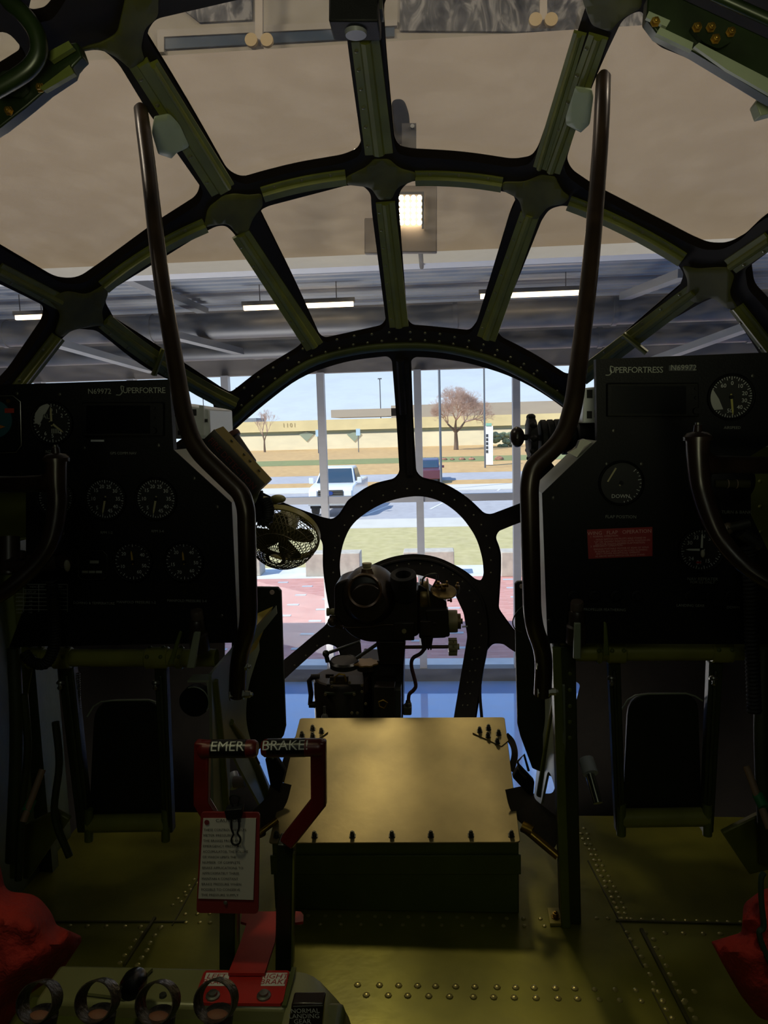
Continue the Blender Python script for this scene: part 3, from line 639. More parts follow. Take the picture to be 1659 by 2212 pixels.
# the casting is a solid sheet: inner and outer skin joined along every edge, rivets on the inner skin
def thick(vs, fs, t, mb, rim=0):
    n_ = len(vs); nn = [DN(v) for v in vs]; mb.add([v+a*t/2 for v, a in zip(vs, nn)]+[v-a*t/2 for v, a in zip(vs, nn)], [tuple(f) for f in fs]+[tuple(i+n_ for i in reversed(f)) for f in fs])
    cnt = {}
    for f in fs:
        for i in range(len(f)):
            e = (f[i], f[(i+1) % len(f)]); cnt[e] = 1
    mb.use(rim); mb.f += [(e[1], e[0], e[0]+n_, e[1]+n_) for e in cnt if (e[1], e[0]) not in cnt]
mb = MB(); thick(vs, fs, .03, mb, 2); mb.use(1); mb.add(RV.v, RV.f)
fo = mb.build('frame_casting', [FRAME, BRN, M('black gasket', '#0c0a08', .95, spec=.0)], nose, sharp=60)
acr = glass_mat('acrylic glass', (.98, .985, .98), .022, (1, 1, 4), 1.3, 9)
for k, (lb, _) in PANES.items():
    vs, fs = shell_mesh(holes[k], [], 40, -.004); mb = MB(); thick(vs, fs, .004, mb)
    o = mb.build('window_%d' % k, acr, None, sharp=40)
    struct(o, lb, 'window')
# aft fuselage shell
mb = MB(); mb.lathe([(DR+.012, -1.0), (DR+.012, YB+.02), (DR-.02, YB+.02), (DR-.02, -1.0), (DR+.012, -1.0)], (AXX, 0, AXZ), (0, 1, 0), 72, False)
struct(mb.build('wall_fuselage', OLIVE_D), 'dark green rounded fuselage wall around the cockpit', 'wall')
mb = MB(); mb.lathe([(DR, -1.0), (.01, -1.0)], (AXX, 0, AXZ), (0, 1, 0), 72, False); mb.lathe([(DR, -1.03), (.01, -1.03)], (AXX, 0, AXZ), (0, 1, 0), 72, False)
struct(mb.build('wall_bulkhead', OLIVE_D), 'dark green bulkhead closing the cockpit behind the viewer', 'wall')
# node covers: smooth olive skins where the bars meet
def patch(name, poly, off, mat, parent, t=.004, step=16):
    vs, fs = shell_mesh(round_poly(poly), [], step, off); mb = MB(); mb.add(vs, fs)
    o = mb.build(name, mat, parent, sharp=60); md = o.modifiers.new('solid', 'SOLIDIFY'); md.thickness = t; md.offset = 0
    md = o.modifiers.new('bevel', 'BEVEL'); md.width = .0015; md.segments = 1; return o
GUS = M('olive node skin', '#3f4019', .55, 0, .25, 12, spec=.3)
nodes = [
 [(90,632,10),(128,612,16),(175,622,16),(215,598,10),(222,616,10),(206,660,12),(214,690,8),(190,690,14),(140,700,14),(118,716,8),(104,706,6),(118,664,14)],
 [(432,474,8),(440,430,14),(476,402,8),(500,398,8),(530,402,14),(560,398,8),(562,425,8),(540,452,14),(530,480,6),(505,488,6),(486,464,12),(450,468,10)],
 [(744,362,8),(790,340,12),(806,322,6),(840,322,6),(862,342,12),(900,352,8),(898,368,8),(858,384,12),(846,410,6),(818,412,6),(800,384,12),(746,378,8)],
 [(1090,372,8),(1140,372,14),(1176,356,6),(1206,360,6),(1222,392,14),(1240,405,8),(1226,420,8),(1190,426,14),(1168,454,6),(1136,452,6),(1128,410,14),(1090,390,8)],
 [(1486,556,8),(1520,564,14),(1560,560,14),(1588,560,6),(1602,580,6),(1590,620,14),(1610,650,6),(1588,652,6),(1550,624,14),(1520,640,10),(1494,628,6),(1500,590,12)],
]
for nd in nodes: patch('node_cover', nd, .034, GUS, nose)
top = patch('node_cover', [(120,95,8),(170,68,14),(205,60,20),(240,40,14),(262,-60,8),(330,-60,8),(330,4,20),(300,25,20),(292,70,10),(300,96,8),(268,118,8),(240,92,20),(200,72,20),(150,80,10)], .036, GUS, nose)
patch('node_cover', [(1262,-60,8),(1278,-10,20),(1290,20,10),(1330,34,10),(1352,6,20),(1400,-20,10),(1400,-80,8)], .036, GUS, nose)
STRIP = M('olive cover strip', '#565a22', .42, .05, .15, 14)
def strip(a, b, w, name='cover_strip', mid=None, ridge=.010, riv=5, base=.030, mat=None, flip=0):
    """pressed channel along the shell from pixel a to pixel b, w = width in pixels"""
    N = 9; pts = []
    for i in range(N):
        t = i/(N-1); x = a[0]+(b[0]-a[0])*t; y = a[1]+(b[1]-a[1])*t
        if mid: x += (mid[0]-(a[0]+b[0])/2)*4*t*(1-t); y += (mid[1]-(a[1]+b[1])/2)*4*t*(1-t)
        pts.append(D(x, y, 0))
    mb = MB(); prof = [(-1, .000), (-.98, .003), (-.42, .004), (-.30, ridge), (.0, ridge+.003), (.30, ridge), (.42, .004), (.98, .003), (1, .000), (1, -.004), (-1, -.004)]
    if flip: prof = [(-1, ridge*.2), (-.9, ridge), (.1, ridge+.002), (.25, .003), (.98, .003), (1, 0), (1, -.004), (-1, -.004)] if flip > 0 else [(-1, 0), (-.98, .003), (-.25, .003), (-.1, ridge+.002), (.9, ridge), (1, ridge*.2), (1, -.004), (-1, -.004)]
    k = len(prof); o = 0
    for i, p in enumerate(pts):
        d = (pts[min(i+1, N-1)]-pts[max(i-1, 0)]).normalized(); n_ = DN(p); s_ = d.cross(n_).normalized(); hw = S(w/2, p.y)
        for u, h in prof: mb.v.append(p+s_*u*hw+n_*(base+h))
    for i in range(N-1):
        for j in range(k): mb.f.append((i*k+j, i*k+(j+1) % k, (i+1)*k+(j+1) % k, (i+1)*k+j))
    mb.f.append(tuple(range(k))); mb.f.append(tuple((N-1)*k+j for j in range(k)))
    mb.use(1)
    for i in range(riv):
        t = (i+.5)/riv*(N-1); i0 = int(t); p = pts[i0].lerp(pts[min(i0+1, N-1)], t-i0); d = (pts[min(i0+1, N-1)]-pts[i0]).normalized(); n_ = DN(p); s_ = d.cross(n_).normalized()
        u = (.68 if flip <= 0 else .65)*(1 if flip >= 0 else -1); u = .62 if flip > 0 else (-.62 if flip < 0 else .7*(1 if i % 2 else 1))
        mb.dome(p+s_*u*S(w/2, p.y)+n_*(base+.003), n_, .0052, .003)
    return mb.build(name, [mat or STRIP, BRN], nose, sharp=25)
# arch strips
strip((562, 402), (745, 364), 36, mid=(650, 379), flip=-1, riv=3)
strip((898, 366), (1089, 380), 34, mid=(994, 368), flip=-1, riv=3)
strip((212, 606), (436, 470), 34, mid=(318, 530), flip=-1, riv=3)
strip((1236, 420), (1487, 545), 34, mid=(1364, 475), flip=-1, riv=4)
# upper bars
strip((288, 110), (470, 396), 44, riv=5, flip=1)
strip((318, 108), (486, 382), 26, riv=0, ridge=.012, base=.034)
strip((1302, 50), (1196, 350), 40, riv=5)
strip((1262, 40), (1172, 340), 26, riv=0, ridge=.010, base=.034)
strip((788, 60), (818, 312), 58, riv=6)
# lower bars
strip((514, 490), (676, 738), 40, riv=6)
strip((832, 420), (862, 694), 40, riv=7)
strip((1150, 446), (1054, 720), 40, riv=7)
strip((215, 682), (500, 868), 38, riv=7, mid=(355, 786))
strip((1512, 616), (1262, 806), 38, riv=6)
strip((-20, 568), (118, 640), 36, riv=2)
strip((114, 716), (10, 850), 36, riv=2)
strip((1592, 560), (1680, 500), 36, riv=2)
strip((1604, 650), (1690, 760), 36, riv=2)
strip((340, 738), (318, 796), 12, name='clip', riv=0, ridge=.004, base=.046)
strip((1360, 704), (1412, 746), 12, name='clip', riv=0, ridge=.004, base=.046)
# inner flanges on arch and post (raised olive lip)
def lip(path, w, h, name, mat, base=.027):
    pts = smooth_path([D(x, y, base) for x, y in path], 5); mb = MB(); N = len(pts)
    for i, p in enumerate(pts):
        d = (pts[min(i+1, N-1)]-pts[max(i-1, 0)]).normalized(); n_ = DN(p); s_ = d.cross(n_).normalized(); hw = S(w/2, p.y)
        mb.v += [p-s_*hw-n_*.004, p-s_*hw+n_*h*.7, p-s_*hw*.5+n_*h, p+s_*hw*.5+n_*h, p+s_*hw+n_*h*.7, p+s_*hw-n_*.004]
    for i in range(N-1):
        for j in range(6): mb.f.append((i*6+j, i*6+(j+1) % 6, (i+1)*6+(j+1) % 6, (i+1)*6+j))
    mb.f += [tuple(range(6)), tuple((N-1)*6+j for j in range(6))]
    return mb.build(name, mat, nose, sharp=40)
lip([(488, 912), (560, 848), (660, 778), (760, 748), (860, 738), (960, 742), (1060, 766), (1150, 808), (1236, 866)], 18, .012, 'arch_lip', M('olive lip', '#333a18', .4, 0, .2, 10))
lip([(876, 770), (882, 880), (886, 1020)], 12, .014, 'centre_rib', FRAME)
lip([(864, 765), (866, 800), (871, 884)], 16, .022, 'post_sleeve', FRAME)
lip([(1044, 1560), (1040, 1480), (1056, 1380), (1046, 1300), (1010, 1250), (950, 1214), (890, 1206), (830, 1218), (785, 1242)], 6, .008, 'window_lip', FRAME)
# plates that take the grab rails
patch('rail_plate', [(318,215,4),(352,208,8),(374,232,10),(396,282,8),(366,296,4),(357,309,2),(326,298,4),(312,250,6)], .05, OLIVE_L, nose)
patch('rail_plate', [(1256,146,3),(1292,152,4),(1296,170,4),(1288,230,4),(1270,250,2),(1236,232,4),(1234,215,4)], .05, OLIVE_L, nose)
# ------------------------------------------------------------ cockpit floor and walls
FZ = EZ-1.1
def seam(mb, a, b, w, h):
    A, B = PZ(*a, FZ), PZ(*b, FZ); d = (B-A).normalized(); s_ = V((d.y, -d.x, 0))*w/2; z = V((0, 0, h))
    mb.hexa([A-s_, A+s_, B+s_, B-s_], [A-s_+z, A+s_+z, B+s_+z, B-s_+z])
fl = MB(); fl.box((0, 1.0, FZ-.02), (2.04, 1.96, .04)); fl.use(1)
def frow(x0, y0, x1, y1, n, r=.006):
    for i in range(n):
        t = i/(n-1) if n > 1 else 0; p = PZ(x0+(x1-x0)*t+random.uniform(-3, 3), y0+(y1-y0)*t, FZ); fl.dome(p, (0, 0, 1), r)
frow(775, 2128, 1240, 2136, 12, .0075); frow(790, 2150, 1250, 2158, 11, .0075); frow(1287, 2138, 1500, 2142, 6, .006); frow(1295, 2160, 1480, 2166, 5, .006)
frow(665, 1978, 1165, 1985, 15, .005); frow(650, 1996, 1175, 2001, 13, .005)
frow(1290, 1984, 1600, 1992, 14, .005); frow(1355, 2015, 1600, 2018, 7, .006)
frow(150, 2000, 345, 2003, 6, .006); frow(402, 1975, 455, 1974, 3, .005); frow(402, 1993, 455, 1993, 3, .005)
frow(345, 2005, 295, 2085, 6, .006); frow(305, 2015, 258, 2080, 5, .005); frow(375, 1955, 420, 1900, 5, .0045); frow(392, 1948, 425, 1908, 4, .0045)
frow(1250, 1790, 1345, 1985, 18, .006); frow(1262, 1790, 1358, 1985, 18, .005); frow(1365, 2030, 1450, 2200, 10, .006); frow(1410, 2030, 1500, 2200, 10, .006)
fl.use(2); seam(fl, (335, 1985), (268, 2088), .006, .006); seam(fl, (372, 2000), (430, 1895), .003, .002); seam(fl, (1385, 2010), (1500, 2235), .007, .006); seam(fl, (1270, 1860), (1390, 2090), .003, .002); seam(fl, (1330, 1990), (1640, 1998), .004, .003); seam(fl, (1410, 2145), (1470, 2260), .003, .002)
seam(fl, (60, 1992), (400, 1992), .004, .003)
struct(fl.build('floor_cockpit', [FLOORM, M('deck rivet', '#b3a86a', .3, .6), M('seam', '#4e4a22', .5, .2)], None), 'olive riveted metal cockpit floor', 'floor')
wl = MB()
for s in (-1, 1): wl.box((s*1.02, .8, FZ+.45), (.03, 2.3, .9))
WLN = M('side wall green', '#39431f', .5, 0, .3, 5, .2, 20)
for s, nm in ((-1, 'left'), (1, 'right')):
    mb = MB(); mb.box((s*1.03, .75, FZ+.42), (.03, 2.2, .84))
    for k in range(4): mb.box((s*1.0, .2+k*.5, FZ+.42), (.04, .03, .84))
    mb.box((s*.99, .75, FZ+.84), (.07, 2.2, .03))
    struct(mb.build('wall_side_'+nm, WLN), 'dark green lower side wall of the cockpit on the '+nm, 'wall')
mb = MB(); mb.box((0, 1.965, FZ-.075), (1.7, .03, .14)); struct(mb.build('trim_70', OLIVE), 'dark front edge of the cockpit floor', 'trim')

# ------------------------------------------------------------ instrument panels
INK = WHITE_INK
X1, Z1 = (rtv-rtv.y*V((0, 1, 0))).normalized(), V((0, 0, 1))
PANX = V((X1.x, 0, X1.z)).normalized(); PANZ = V((-PANX.z, 0, PANX.x))
YP = 1.5
DIAL = M('dial face', '#0b0c0e', .6)
def ring(mb, c, r, w, h, n=40):
    mb.lathe([(r-w, 0), (r-w, h), (r-w*.5, h*1.2), (r, h), (r, 0)], c, (0, -1, 0), n, False)
def gauge(parent, px, py, rpx, nums, needle=None, Y=YP, glare=False, ticks=36, label=None, wide=.04, face=None, a0=0, a1=360):
    """round instrument: bezel > dial, markings, pointer"""
    c = P(px, py, Y)-V((0, .004, 0)); r = S(rpx, Y)
    mb = MB(); ring(mb, c, r*1.08, r*.1, .008); g = mb.build('gauge', BLACK, parent)
    if label: g['label'] = label
    mb = MB(); mb.lathe([(r, 0), (r, .002)], c, (0, -1, 0), 40); mb.build('dial', face or DIAL, g)
    mk = MB(); f = c-V((0, .003, 0))
    for i in range(ticks):
        a = radians(a0+(a1-a0)*i/ticks); d = PANX*sin(a)+PANZ*cos(a); q = PANX*cos(a)-PANZ*sin(a); L0 = .80 if i % 3 == 0 else .88
        w_ = r*.014; mk.add([f+d*r*L0-q*w_, f+d*r*.96-q*w_, f+d*r*.96+q*w_, f+d*r*L0+q*w_], [(0, 1, 2, 3)])
    for s_, a in nums:
        a = radians(a); d = PANX*sin(a)+PANZ*cos(a); mk.text(s_, r*.26, f+d*r*.64, PANX, PANZ)
    o = mk.build('markings', INK, g, smooth=False); o['kind'] = 'stuff'
    if needle is not None:
        for k, (a, l, m_) in enumerate(needle):
            a = radians(a); d = PANX*sin(a)+PANZ*cos(a); q = PANX*cos(a)-PANZ*sin(a); f2 = c-V((0, .0045, 0)); w_ = r*.05
            mb = MB(); mb.prism([f2-d*r*.15-q*w_*.6, f2-d*r*.15+q*w_*.6, f2+q*w_, f2+d*r*l*.8+q*w_*.8, f2+d*r*l, f2+d*r*l*.8-q*w_*.8, f2-q*w_], (0, -.001, 0)); mb.build('pointer', m_ or M('pointer cream', '#a9a27a', .5), g)
        mb = MB(); mb.lathe([(r*.1, 0), (r*.09, .003)], c-V((0, .0045, 0)), (0, -1, 0), 16); mb.build('hub', BLACK, g)
    for dx, dy in ((-1, -1), (1, -1), (1, 1), (-1, 1)):
        pass
    return g
def screws(parent, lst, Y=YP, r=.004):
    for px, py in lst:
        mb = MB(); mb.lathe([(r, 0), (r, .0012), (r*.7, .002)], P(px, py, Y)-V((0, .003, 0)), (0, -1, 0), 12); mb.build('screw', STEEL_D, parent)
STEEL_D = M('dark screw', '#4a4a44', .4, .7)
def ptext(parent, s_, px, py, hpx, mat=None, Y=YP, name='lettering', sp=1.0, tilt=0):
    mb = MB(); r_ = PANX*cos(tilt)+PANZ*sin(tilt); u_ = PANZ*cos(tilt)-PANX*sin(tilt); mb.text(s_, S(hpx, Y)*1.35, P(px, py, Y)-V((0, .0045, 0)), r_, u_, sp); o = mb.build(name, mat or DIM, parent, smooth=False); o['kind'] = 'stuff'; return o
DIM = M('dull engraved lettering', '#8d9188', .6)
GREYP = M('panel edge grey green', '#b9bcae', .45, .1, .08, 10)
def panel(outline, label, x):
    c = P(outline[0][0], outline[0][1], YP); t = thing('instrument_panel', label, 'instrument panel', V((x, YP, FZ)))
    mb = MB(); mb.slab(outline, YP-.002, .004); mb.build('face_plate', BLACK, t)
    # hollow housing: return faces run forward from every edge
    pts = [P(a, b, YP+.003) for a, b in outline]; n_ = len(pts); mb = MB()
    cc = sum(pts, V((0, 0, 0)))/n_; inn = [p+(cc-p).normalized()*.006 for p in pts]
    for i in range(n_):
        j = (i+1) % n_; dp = .145 if (outline[i][1] > 940 and outline[j][1] > 940) else .02; mb.use(0 if dp > .1 else 1); mb.hexa([pts[i], pts[j], inn[j], inn[i]], [q+V((0, dp, 0)) for q in (pts[i], pts[j], inn[j], inn[i])])
    mb.build('housing', [GREYP, BLACK], t, sharp=20)
    return t
OUTL = [(-90, 834), (366, 819), (375, 972), (500, 1086), (514, 1388), (20, 1398), (56, 1300), (56, 1028), (-90, 1028)]
tl = panel(OUTL, 'black left hand instrument panel with airspeed and manifold dials, under the long arch', -.45)
OUTR = [(1287, 776), (1760, 757), (1760, 960), (1659, 962), (1622, 985), (1622, 1112), (1664, 1200), (1700, 1392), (1183, 1390), (1171, 1066), (1290, 952)]
tr_ = panel(OUTR, 'black right hand instrument panel with red wing flap placard', .5)
# left gauges
g = gauge(tl, 116, 914, 44, [(str(k), a) for k, a in ((0, 0), (1, 25), (2, 55), (4, 140), (5, 180), (6, 215), (7, 260), (8, 290), (9, 325))], [(0, .8, None), (128, .75, None)], label='altimeter dial with white glare wedge')
mb = MB(); f = P(116, 914, YP)-V((0, .009, 0)); mb.prism([P(x, y, YP-.0085) for x, y in ((102, 872), (108, 876), (85, 918), (75, 912), (76, 893), (87, 877))], (0, -.0005, 0)); mb.build('painted_glare', M('dial glare white', '#9d9f9b', .5), g)  # glare on the dial, drawn as a flat white shape
mb = MB(); mb.text('ALT', .014, P(108, 900, YP)-V((0, .009, 0)), PANX, PANZ); mb.build('alt_lettering', DIM, g, smooth=False)
mb = MB()
for k in range(5): mb.pbox(111+k*3.6, 926, 113+k*3.6, 936, YP-.009, .001)
o = mb.build('striped_flag', DIM, g); o['kind'] = 'stuff'
# attitude instrument at the far left
g = MB(); g.prism([P(x, y, YP-.004) for x, y in ((-40, 858), (28, 856), (44, 868), (45, 960), (34, 975), (-40, 978))], (0, -.006, 0)); g = g.build('attitude_indicator', BLACK, tl, bevel=.002)
mb = MB(); mb.lathe([(S(42, YP), 0), (S(42, YP), .003)], P(-6, 905, YP)-V((0, .0105, 0)), (0, -1, 0), 36); mb.build('sky_face', M('teal dial face', '#24525c', .5), g)
mb = MB(); mb.pbox(10, 882, 30, 892, YP-.0145, .0012); mb.build('warning_flag', M('orange flag', '#a5351c', .5), g)
mb = MB(); mb.tube([P(x, y, YP-.012) for x, y in ((-40, 856), (28, 855), (44, 868), (46, 962), (35, 977), (-40, 980))], .0012, 6); mb.build('bezel_edge', STEEL, g)
mb = MB(); mb.prism([P(x, y, YP-.0145) for x, y in ((-20, 925), (0, 918), (12, 922), (0, 926))], (0, -.001, 0)); mb.build('aircraft_symbol', M('amber', '#b5701c', .5), g)
mb = MB(); mb.lathe([(.004, 0), (.004, .003)], P(25, 867, YP)-V((0, .01, 0)), (0, -1, 0), 14); mb.build('knob', BRASS, g)
nmb = [('0', 0)]
for px in (231, 340):
    gauge(tl, px, 1077, 44, [(str(5*k), a) for k, a in ((1, 225), (2, 270), (3, 312), (4, 345), (5, 18), (6, 52), (7, 90), (8, 128), (9, 160))], [(192, .8, None)], ticks=45, label='tachometer dial, %s of the pair' % ('left' if px < 300 else 'right'))
gauge(tl, 124, 1075, 40, [('2', 60), ('4', 120)], [(270, .5, None)], ticks=40, label='rate of climb dial partly behind the yoke grip')
gauge(tl, 290, 1212, 42, [('10', 245), ('20', 310), ('40', 55), ('50', 110), ('60', 150)], [(355, .6, M('amber pointer', '#a98a3a', .5))], ticks=30, label='manifold pressure dial, left of the two with an amber pointer')
gauge(tl, 400, 1212, 42, [('20', 320), ('40', 40), ('50', 95), ('60', 140), ('70', 205), ('15', 255)], [(355, .55, MATS['amber pointer'])], ticks=30, label='manifold pressure dial, right of the two with an amber pointer')
g = MB(); g.prism([P(x, y, YP-.003) for x, y in ((175, 1190), (222, 1190), (231, 1199), (231, 1244), (222, 1252), (178, 1252), (169, 1244), (169, 1199))], (0, -.006, 0)); g = g.build('clock', BLACK, tl); g['label'] = 'square digital clock with clipped corners'
mb = MB(); mb.tube([P(x, y, YP-.01) for x, y in ((175, 1190), (222, 1190), (231, 1199), (231, 1244), (222, 1252), (178, 1252), (169, 1244), (169, 1199))], .0008, 5, closed=True); mb.build('clock_edge', STEEL_D, g)
mb = MB(); mb.pbox(194, 1211, 213, 1217, YP-.0105, .001)
for k in range(3): mb.pbox(177+k*15, 1233, 190+k*15, 1238, YP-.0105, .001)
o = mb.build('digits', DIM, g); o['kind'] = 'stuff'
# display units
for (t, x0, y0, x1, y1) in ((tl, 176, 870, 352, 942), (tr_, 1312, 828, 1510, 900)):
    mb = MB(); mb.pbox(x0, y0, x1, y1, YP-.016, .014); g = mb.build('display_unit', BLACK, t, bevel=.002)
    mb = MB(); mb.pbox(x0+10, y0+6, x1-28, y1-6, YP-.0175, .0016); mb.build('screen', M('dark screen', '#05070b', .25), g)
    for k in range(3):
        mb = MB(); mb.lathe([(.0035 if k < 2 else .007, 0), (.003 if k < 2 else .006, .006 if k == 2 else .003)], P(x1-13, y0+12+k*20+(8 if k == 2 else 0), YP)-V((0, .016, 0)), (0, -1, 0), 14); mb.build('button', BLACK, g)
    mb = MB(); mb.tube([P(x0+4, y1-3, YP-.016), P(x1-26, y1-3, YP-.016)], .0008, 5); mb.tube([P(x0+4, y0+3, YP-.017), P(x1-4, y0+2, YP-.017)], .0008, 5); mb.build('edge_line', STEEL_D, g)
mb = MB(); mb.pbox(196, 950, 224, 954, YP-.004, .003); mb.build('slot', M('pale slot', '#c9ccd0', .4), tl)
screws(tl, [(183, 968), (343, 962), (130, 852), (38, 850), (112, 998), (420, 1033), (470, 1095), (480, 1330)])
screws(tr_, [(1325, 930), (1500, 928), (1497, 852), (1625, 812), (1195, 1075), (1185, 1340), (1310, 1002), (1385, 1002)])
ptext(tl, 'N69972', 217, 846, 12, Y=YP); ptext(tl, 'UPERFORTRE', 313, 844, 13, sp=.9)
def script_s(t, px, py):
    mb = MB(); mb.tube(smooth_path([P(px+x, py+y, YP-.0045) for x, y in ((8, -8), (2, -10), (2, -3), (4, 3), (-1, 9), (-9, 9))], 5), .0011, 6); mb.build('script_initial', DIM, t)
script_s(tl, 260, 844)
ptext(tl, 'FLAP', 380, 1280, 5) if 0 else None
ptext(tl, 'GPS COMM NAV', 268, 979, 6); ptext(tl, 'NZ9872', 116, 976, 7); ptext(tl, 'CLIMB', 131, 1152, 6); ptext(tl, 'RPM 1-2', 232, 1150, 6); ptext(tl, 'RPM 3-4', 342, 1147, 6)
ptext(tl, 'DOMINO & TEMPERATURE', 205, 1302, 6); ptext(tl, 'MANIFOLD PRESSURE 1-2', 296, 1300, 6); ptext(tl, 'MANIFOLD PRESSURE 3-4', 405, 1297, 6)
# speed table placard
mb = MB()
for x in (50, 83, 112, 145): mb.pbox(x, 1262, x+.8, 1322, YP-.0035, .001)
for k in range(7): mb.pbox(34 if k > 1 else 50, 1262+k*8.6+(k > 0)*3, 146, 1263+k*8.6+(k > 0)*3, YP-.0035, .001)
for s_, x, y, h in (('INDICATED', 80, 1268, 5), ('AIR SPEED', 122, 1268, 5), ('FLAPS UP', 66, 1279, 5), ('FLAPS FULL', 127, 1279, 5)): mb.text(s_, S(h*1.3, YP), P(x, y, YP-.004), PANX, PANZ)
for k in range(5):
    for x, s_ in ((42, '%d000' % (100+k*10)), (66, '%d' % (115+k*7)), (128, '%d' % (95+k*6))): mb.text(s_, S(5.5, YP), P(x, 1289+k*8.6, YP-.004), PANX, PANZ)
o = mb.build('speed_table', DIM, tl, smooth=False); o['kind'] = 'stuff'; o['label'] = 'white ruled table of speeds printed on the panel'
# right panel
ptext(tr_, 'UPERFORTRESS', 1373, 800, 13, sp=.9); script_s(tr_, 1317, 801); ptext(tr_, 'N69972', 1475, 795, 12)
mb = MB(); mb.pbox(1445, 789, 1502, 801, YP-.004, .0015); mb.build('name_strip', M('dull tape', '#3a3d40', .4), tr_)
gauge(tr_, 1576, 858, 44, [('0', 2), ('10', 38), ('20', 75), ('30', 105), ('40', 138), ('50', 182), ('60', 325)], [(172, .85, M('yellow pointer', '#b0aa5c', .5))], ticks=50, label='altimeter dial with white glare wedge at its left')
g = MB(); g.prism([P(x, y, YP-.0085) for x, y in ((1538, 838), (1533, 848), (1531, 862), (1541, 886), (1562, 884), (1553, 862))], (0, -.0005, 0)); g.build('painted_glare', MATS['dial glare white'], tr_)  # same painted glare at the left of this dial
gauge(tr_, 1340, 1043, 44, [('DOWN', 180)], [(35, -.1, None)], ticks=12, a0=45, a1=180, label='flap position dial')
g = MB(); g.prism([P(x, y, YP-.009) for x, y in ((1314, 1041), (1311, 1040), (1329, 1010), (1332, 1012))], (0, -.001, 0)); g.build('flap_pointer', MATS['pointer cream'], tr_)
ptext(tr_, '3aal', 1352, 1018, 14); ptext(tr_, 'FLAP POSITION', 1340, 1116, 7)
gauge(tr_, 1512, 1186, 44, [(s_, a) for s_, a in (('N', 5), ('3', 35), ('33', 335), ('30', 300), ('24', 225), ('21', 185), ('15', 150))], [(0, .8, INK), (270, .75, INK)], ticks=45, label='compass dial with white cross pointer')
mb = MB(); mb.ball(P(1518, 1196, YP-.016), (.004, .005, .008), 10); mb.build('pointer_hub', M('ivory', '#b5b3a6', .4), tr_)
mb = MB(); mb.pbox(1504, 1213, 1514, 1217, YP-.01, .001); mb.build('red_mark', RED, tr_)
ptext(tr_, 'NAV REPEATER', 1516, 1250, 7); ptext(tr_, 'FOR ILS ONLY', 1516, 1257, 6)
ptext(tr_, '4 MIN TURN', 1576, 1070, 9); ptext(tr_, 'TURN & BANK', 1589, 1106, 7); ptext(tr_, 'AIRSPEED', 1580, 924, 6)
g = MB(); g.lathe([(S(46, YP), 0), (S(46, YP), .006), (S(42, YP), .008)], P(1580, 1040, YP)-V((0, .002, 0)), (0, -1, 0), 40); g = g.build('turn_indicator', BLACK, tr_)
mb = MB(); c = P(1575, 1044, YP)-V((0, .013, 0)); mb.cyl(c-PANX*.033, c+PANX*.033, .0085, n=14); mb.build('inclinometer_tube', M('olive tube', '#3c3a26', .25), g)
mb = MB()
for s_ in (-1, 1): mb.cyl(c+PANX*s_*.0085-V((0, .001, 0))-PANX*.0006, c+PANX*s_*.0085-V((0, .001, 0))+PANX*.0006, .0088, n=14)
mb.build('tube_marks', M('pale line', '#a58d7a', .4), g)
# placard
pl = MB(); pl.prism([P(x, y, YP-.003) for x, y in ((1268, 1144), (1409, 1138), (1409, 1201), (1271, 1207))], (0, -.0012, 0)); pl = pl.build('flap_placard', M('placard red', '#9c2a2c', .5), tr_, bevel=0); pl['label'] = 'red wing flap operation placard'
mb = MB(); R_, U_ = (P(1409, 1138, YP)-P(1268, 1144, YP)).normalized(), None
U_ = V((-R_.z, 0, R_.x))
def pt(s_, x, y, h): mb.text(s_, S(h*1.3, YP), P(x, y, YP-.0048), R_, U_)
pt('WING   FLAP   OPERATION', 1338, 1150, 8.5)
for k, (s_, x) in enumerate((('1  NORMAL OPERATION', 1305), ('HOLD SWITCH ON PILOTS AISLE STAND IN', 1341), ('"UP" OR "DOWN" POSITION UNTIL POSITION IN-', 1344), ('DICATOR SHOWS DESIRED FLAP POSITION.', 1340), ('2  EMERGENCY OPERATION', 1310), ('ENGAGE PORTABLE MOTOR AT REAR OF WING', 1342), ('IN BOMB BAY AND PLUG IN CORD IN EMERG-', 1342), ('ENCY POWER RECEPTACLE. OPERATE', 1335), ('AS ABOVE WITH SWITCH ON AISLE STAND.', 1340))): pt(s_, x, 1158.5+k*5.2, 4.1)
o = mb.build('placard_lettering', M('placard ink', '#d9a7a2', .6), pl, smooth=False); o['kind'] = 'stuff'
for i, px in enumerate((1238, 1283, 1330, 1375)):
    mb = MB(); mb.lathe([(.013, 0), (.012, .006), (.008, .007), (.007, .013)], P(px, 1286, YP)-V((0, .002, 0)), (0, -1, 0), 18); mb.build('indicator_lamp', BLACK, tr_)
for px in (1490, 1535, 1576):
    mb = MB(); mb.lathe([(.013, 0), (.012, .005), (.008, .006), (.007, .010)], P(px, 1286, YP)-V((0, .002, 0)), (0, -1, 0), 18); mb.build('indicator_lamp', BLACK, tr_)
ptext(tr_, 'PROPELLER FEATHERING', 1305, 1316, 6); ptext(tr_, 'LANDING GEAR', 1490, 1307, 6); ptext(tr_, 'DOWN', 1582, 1311, 6)
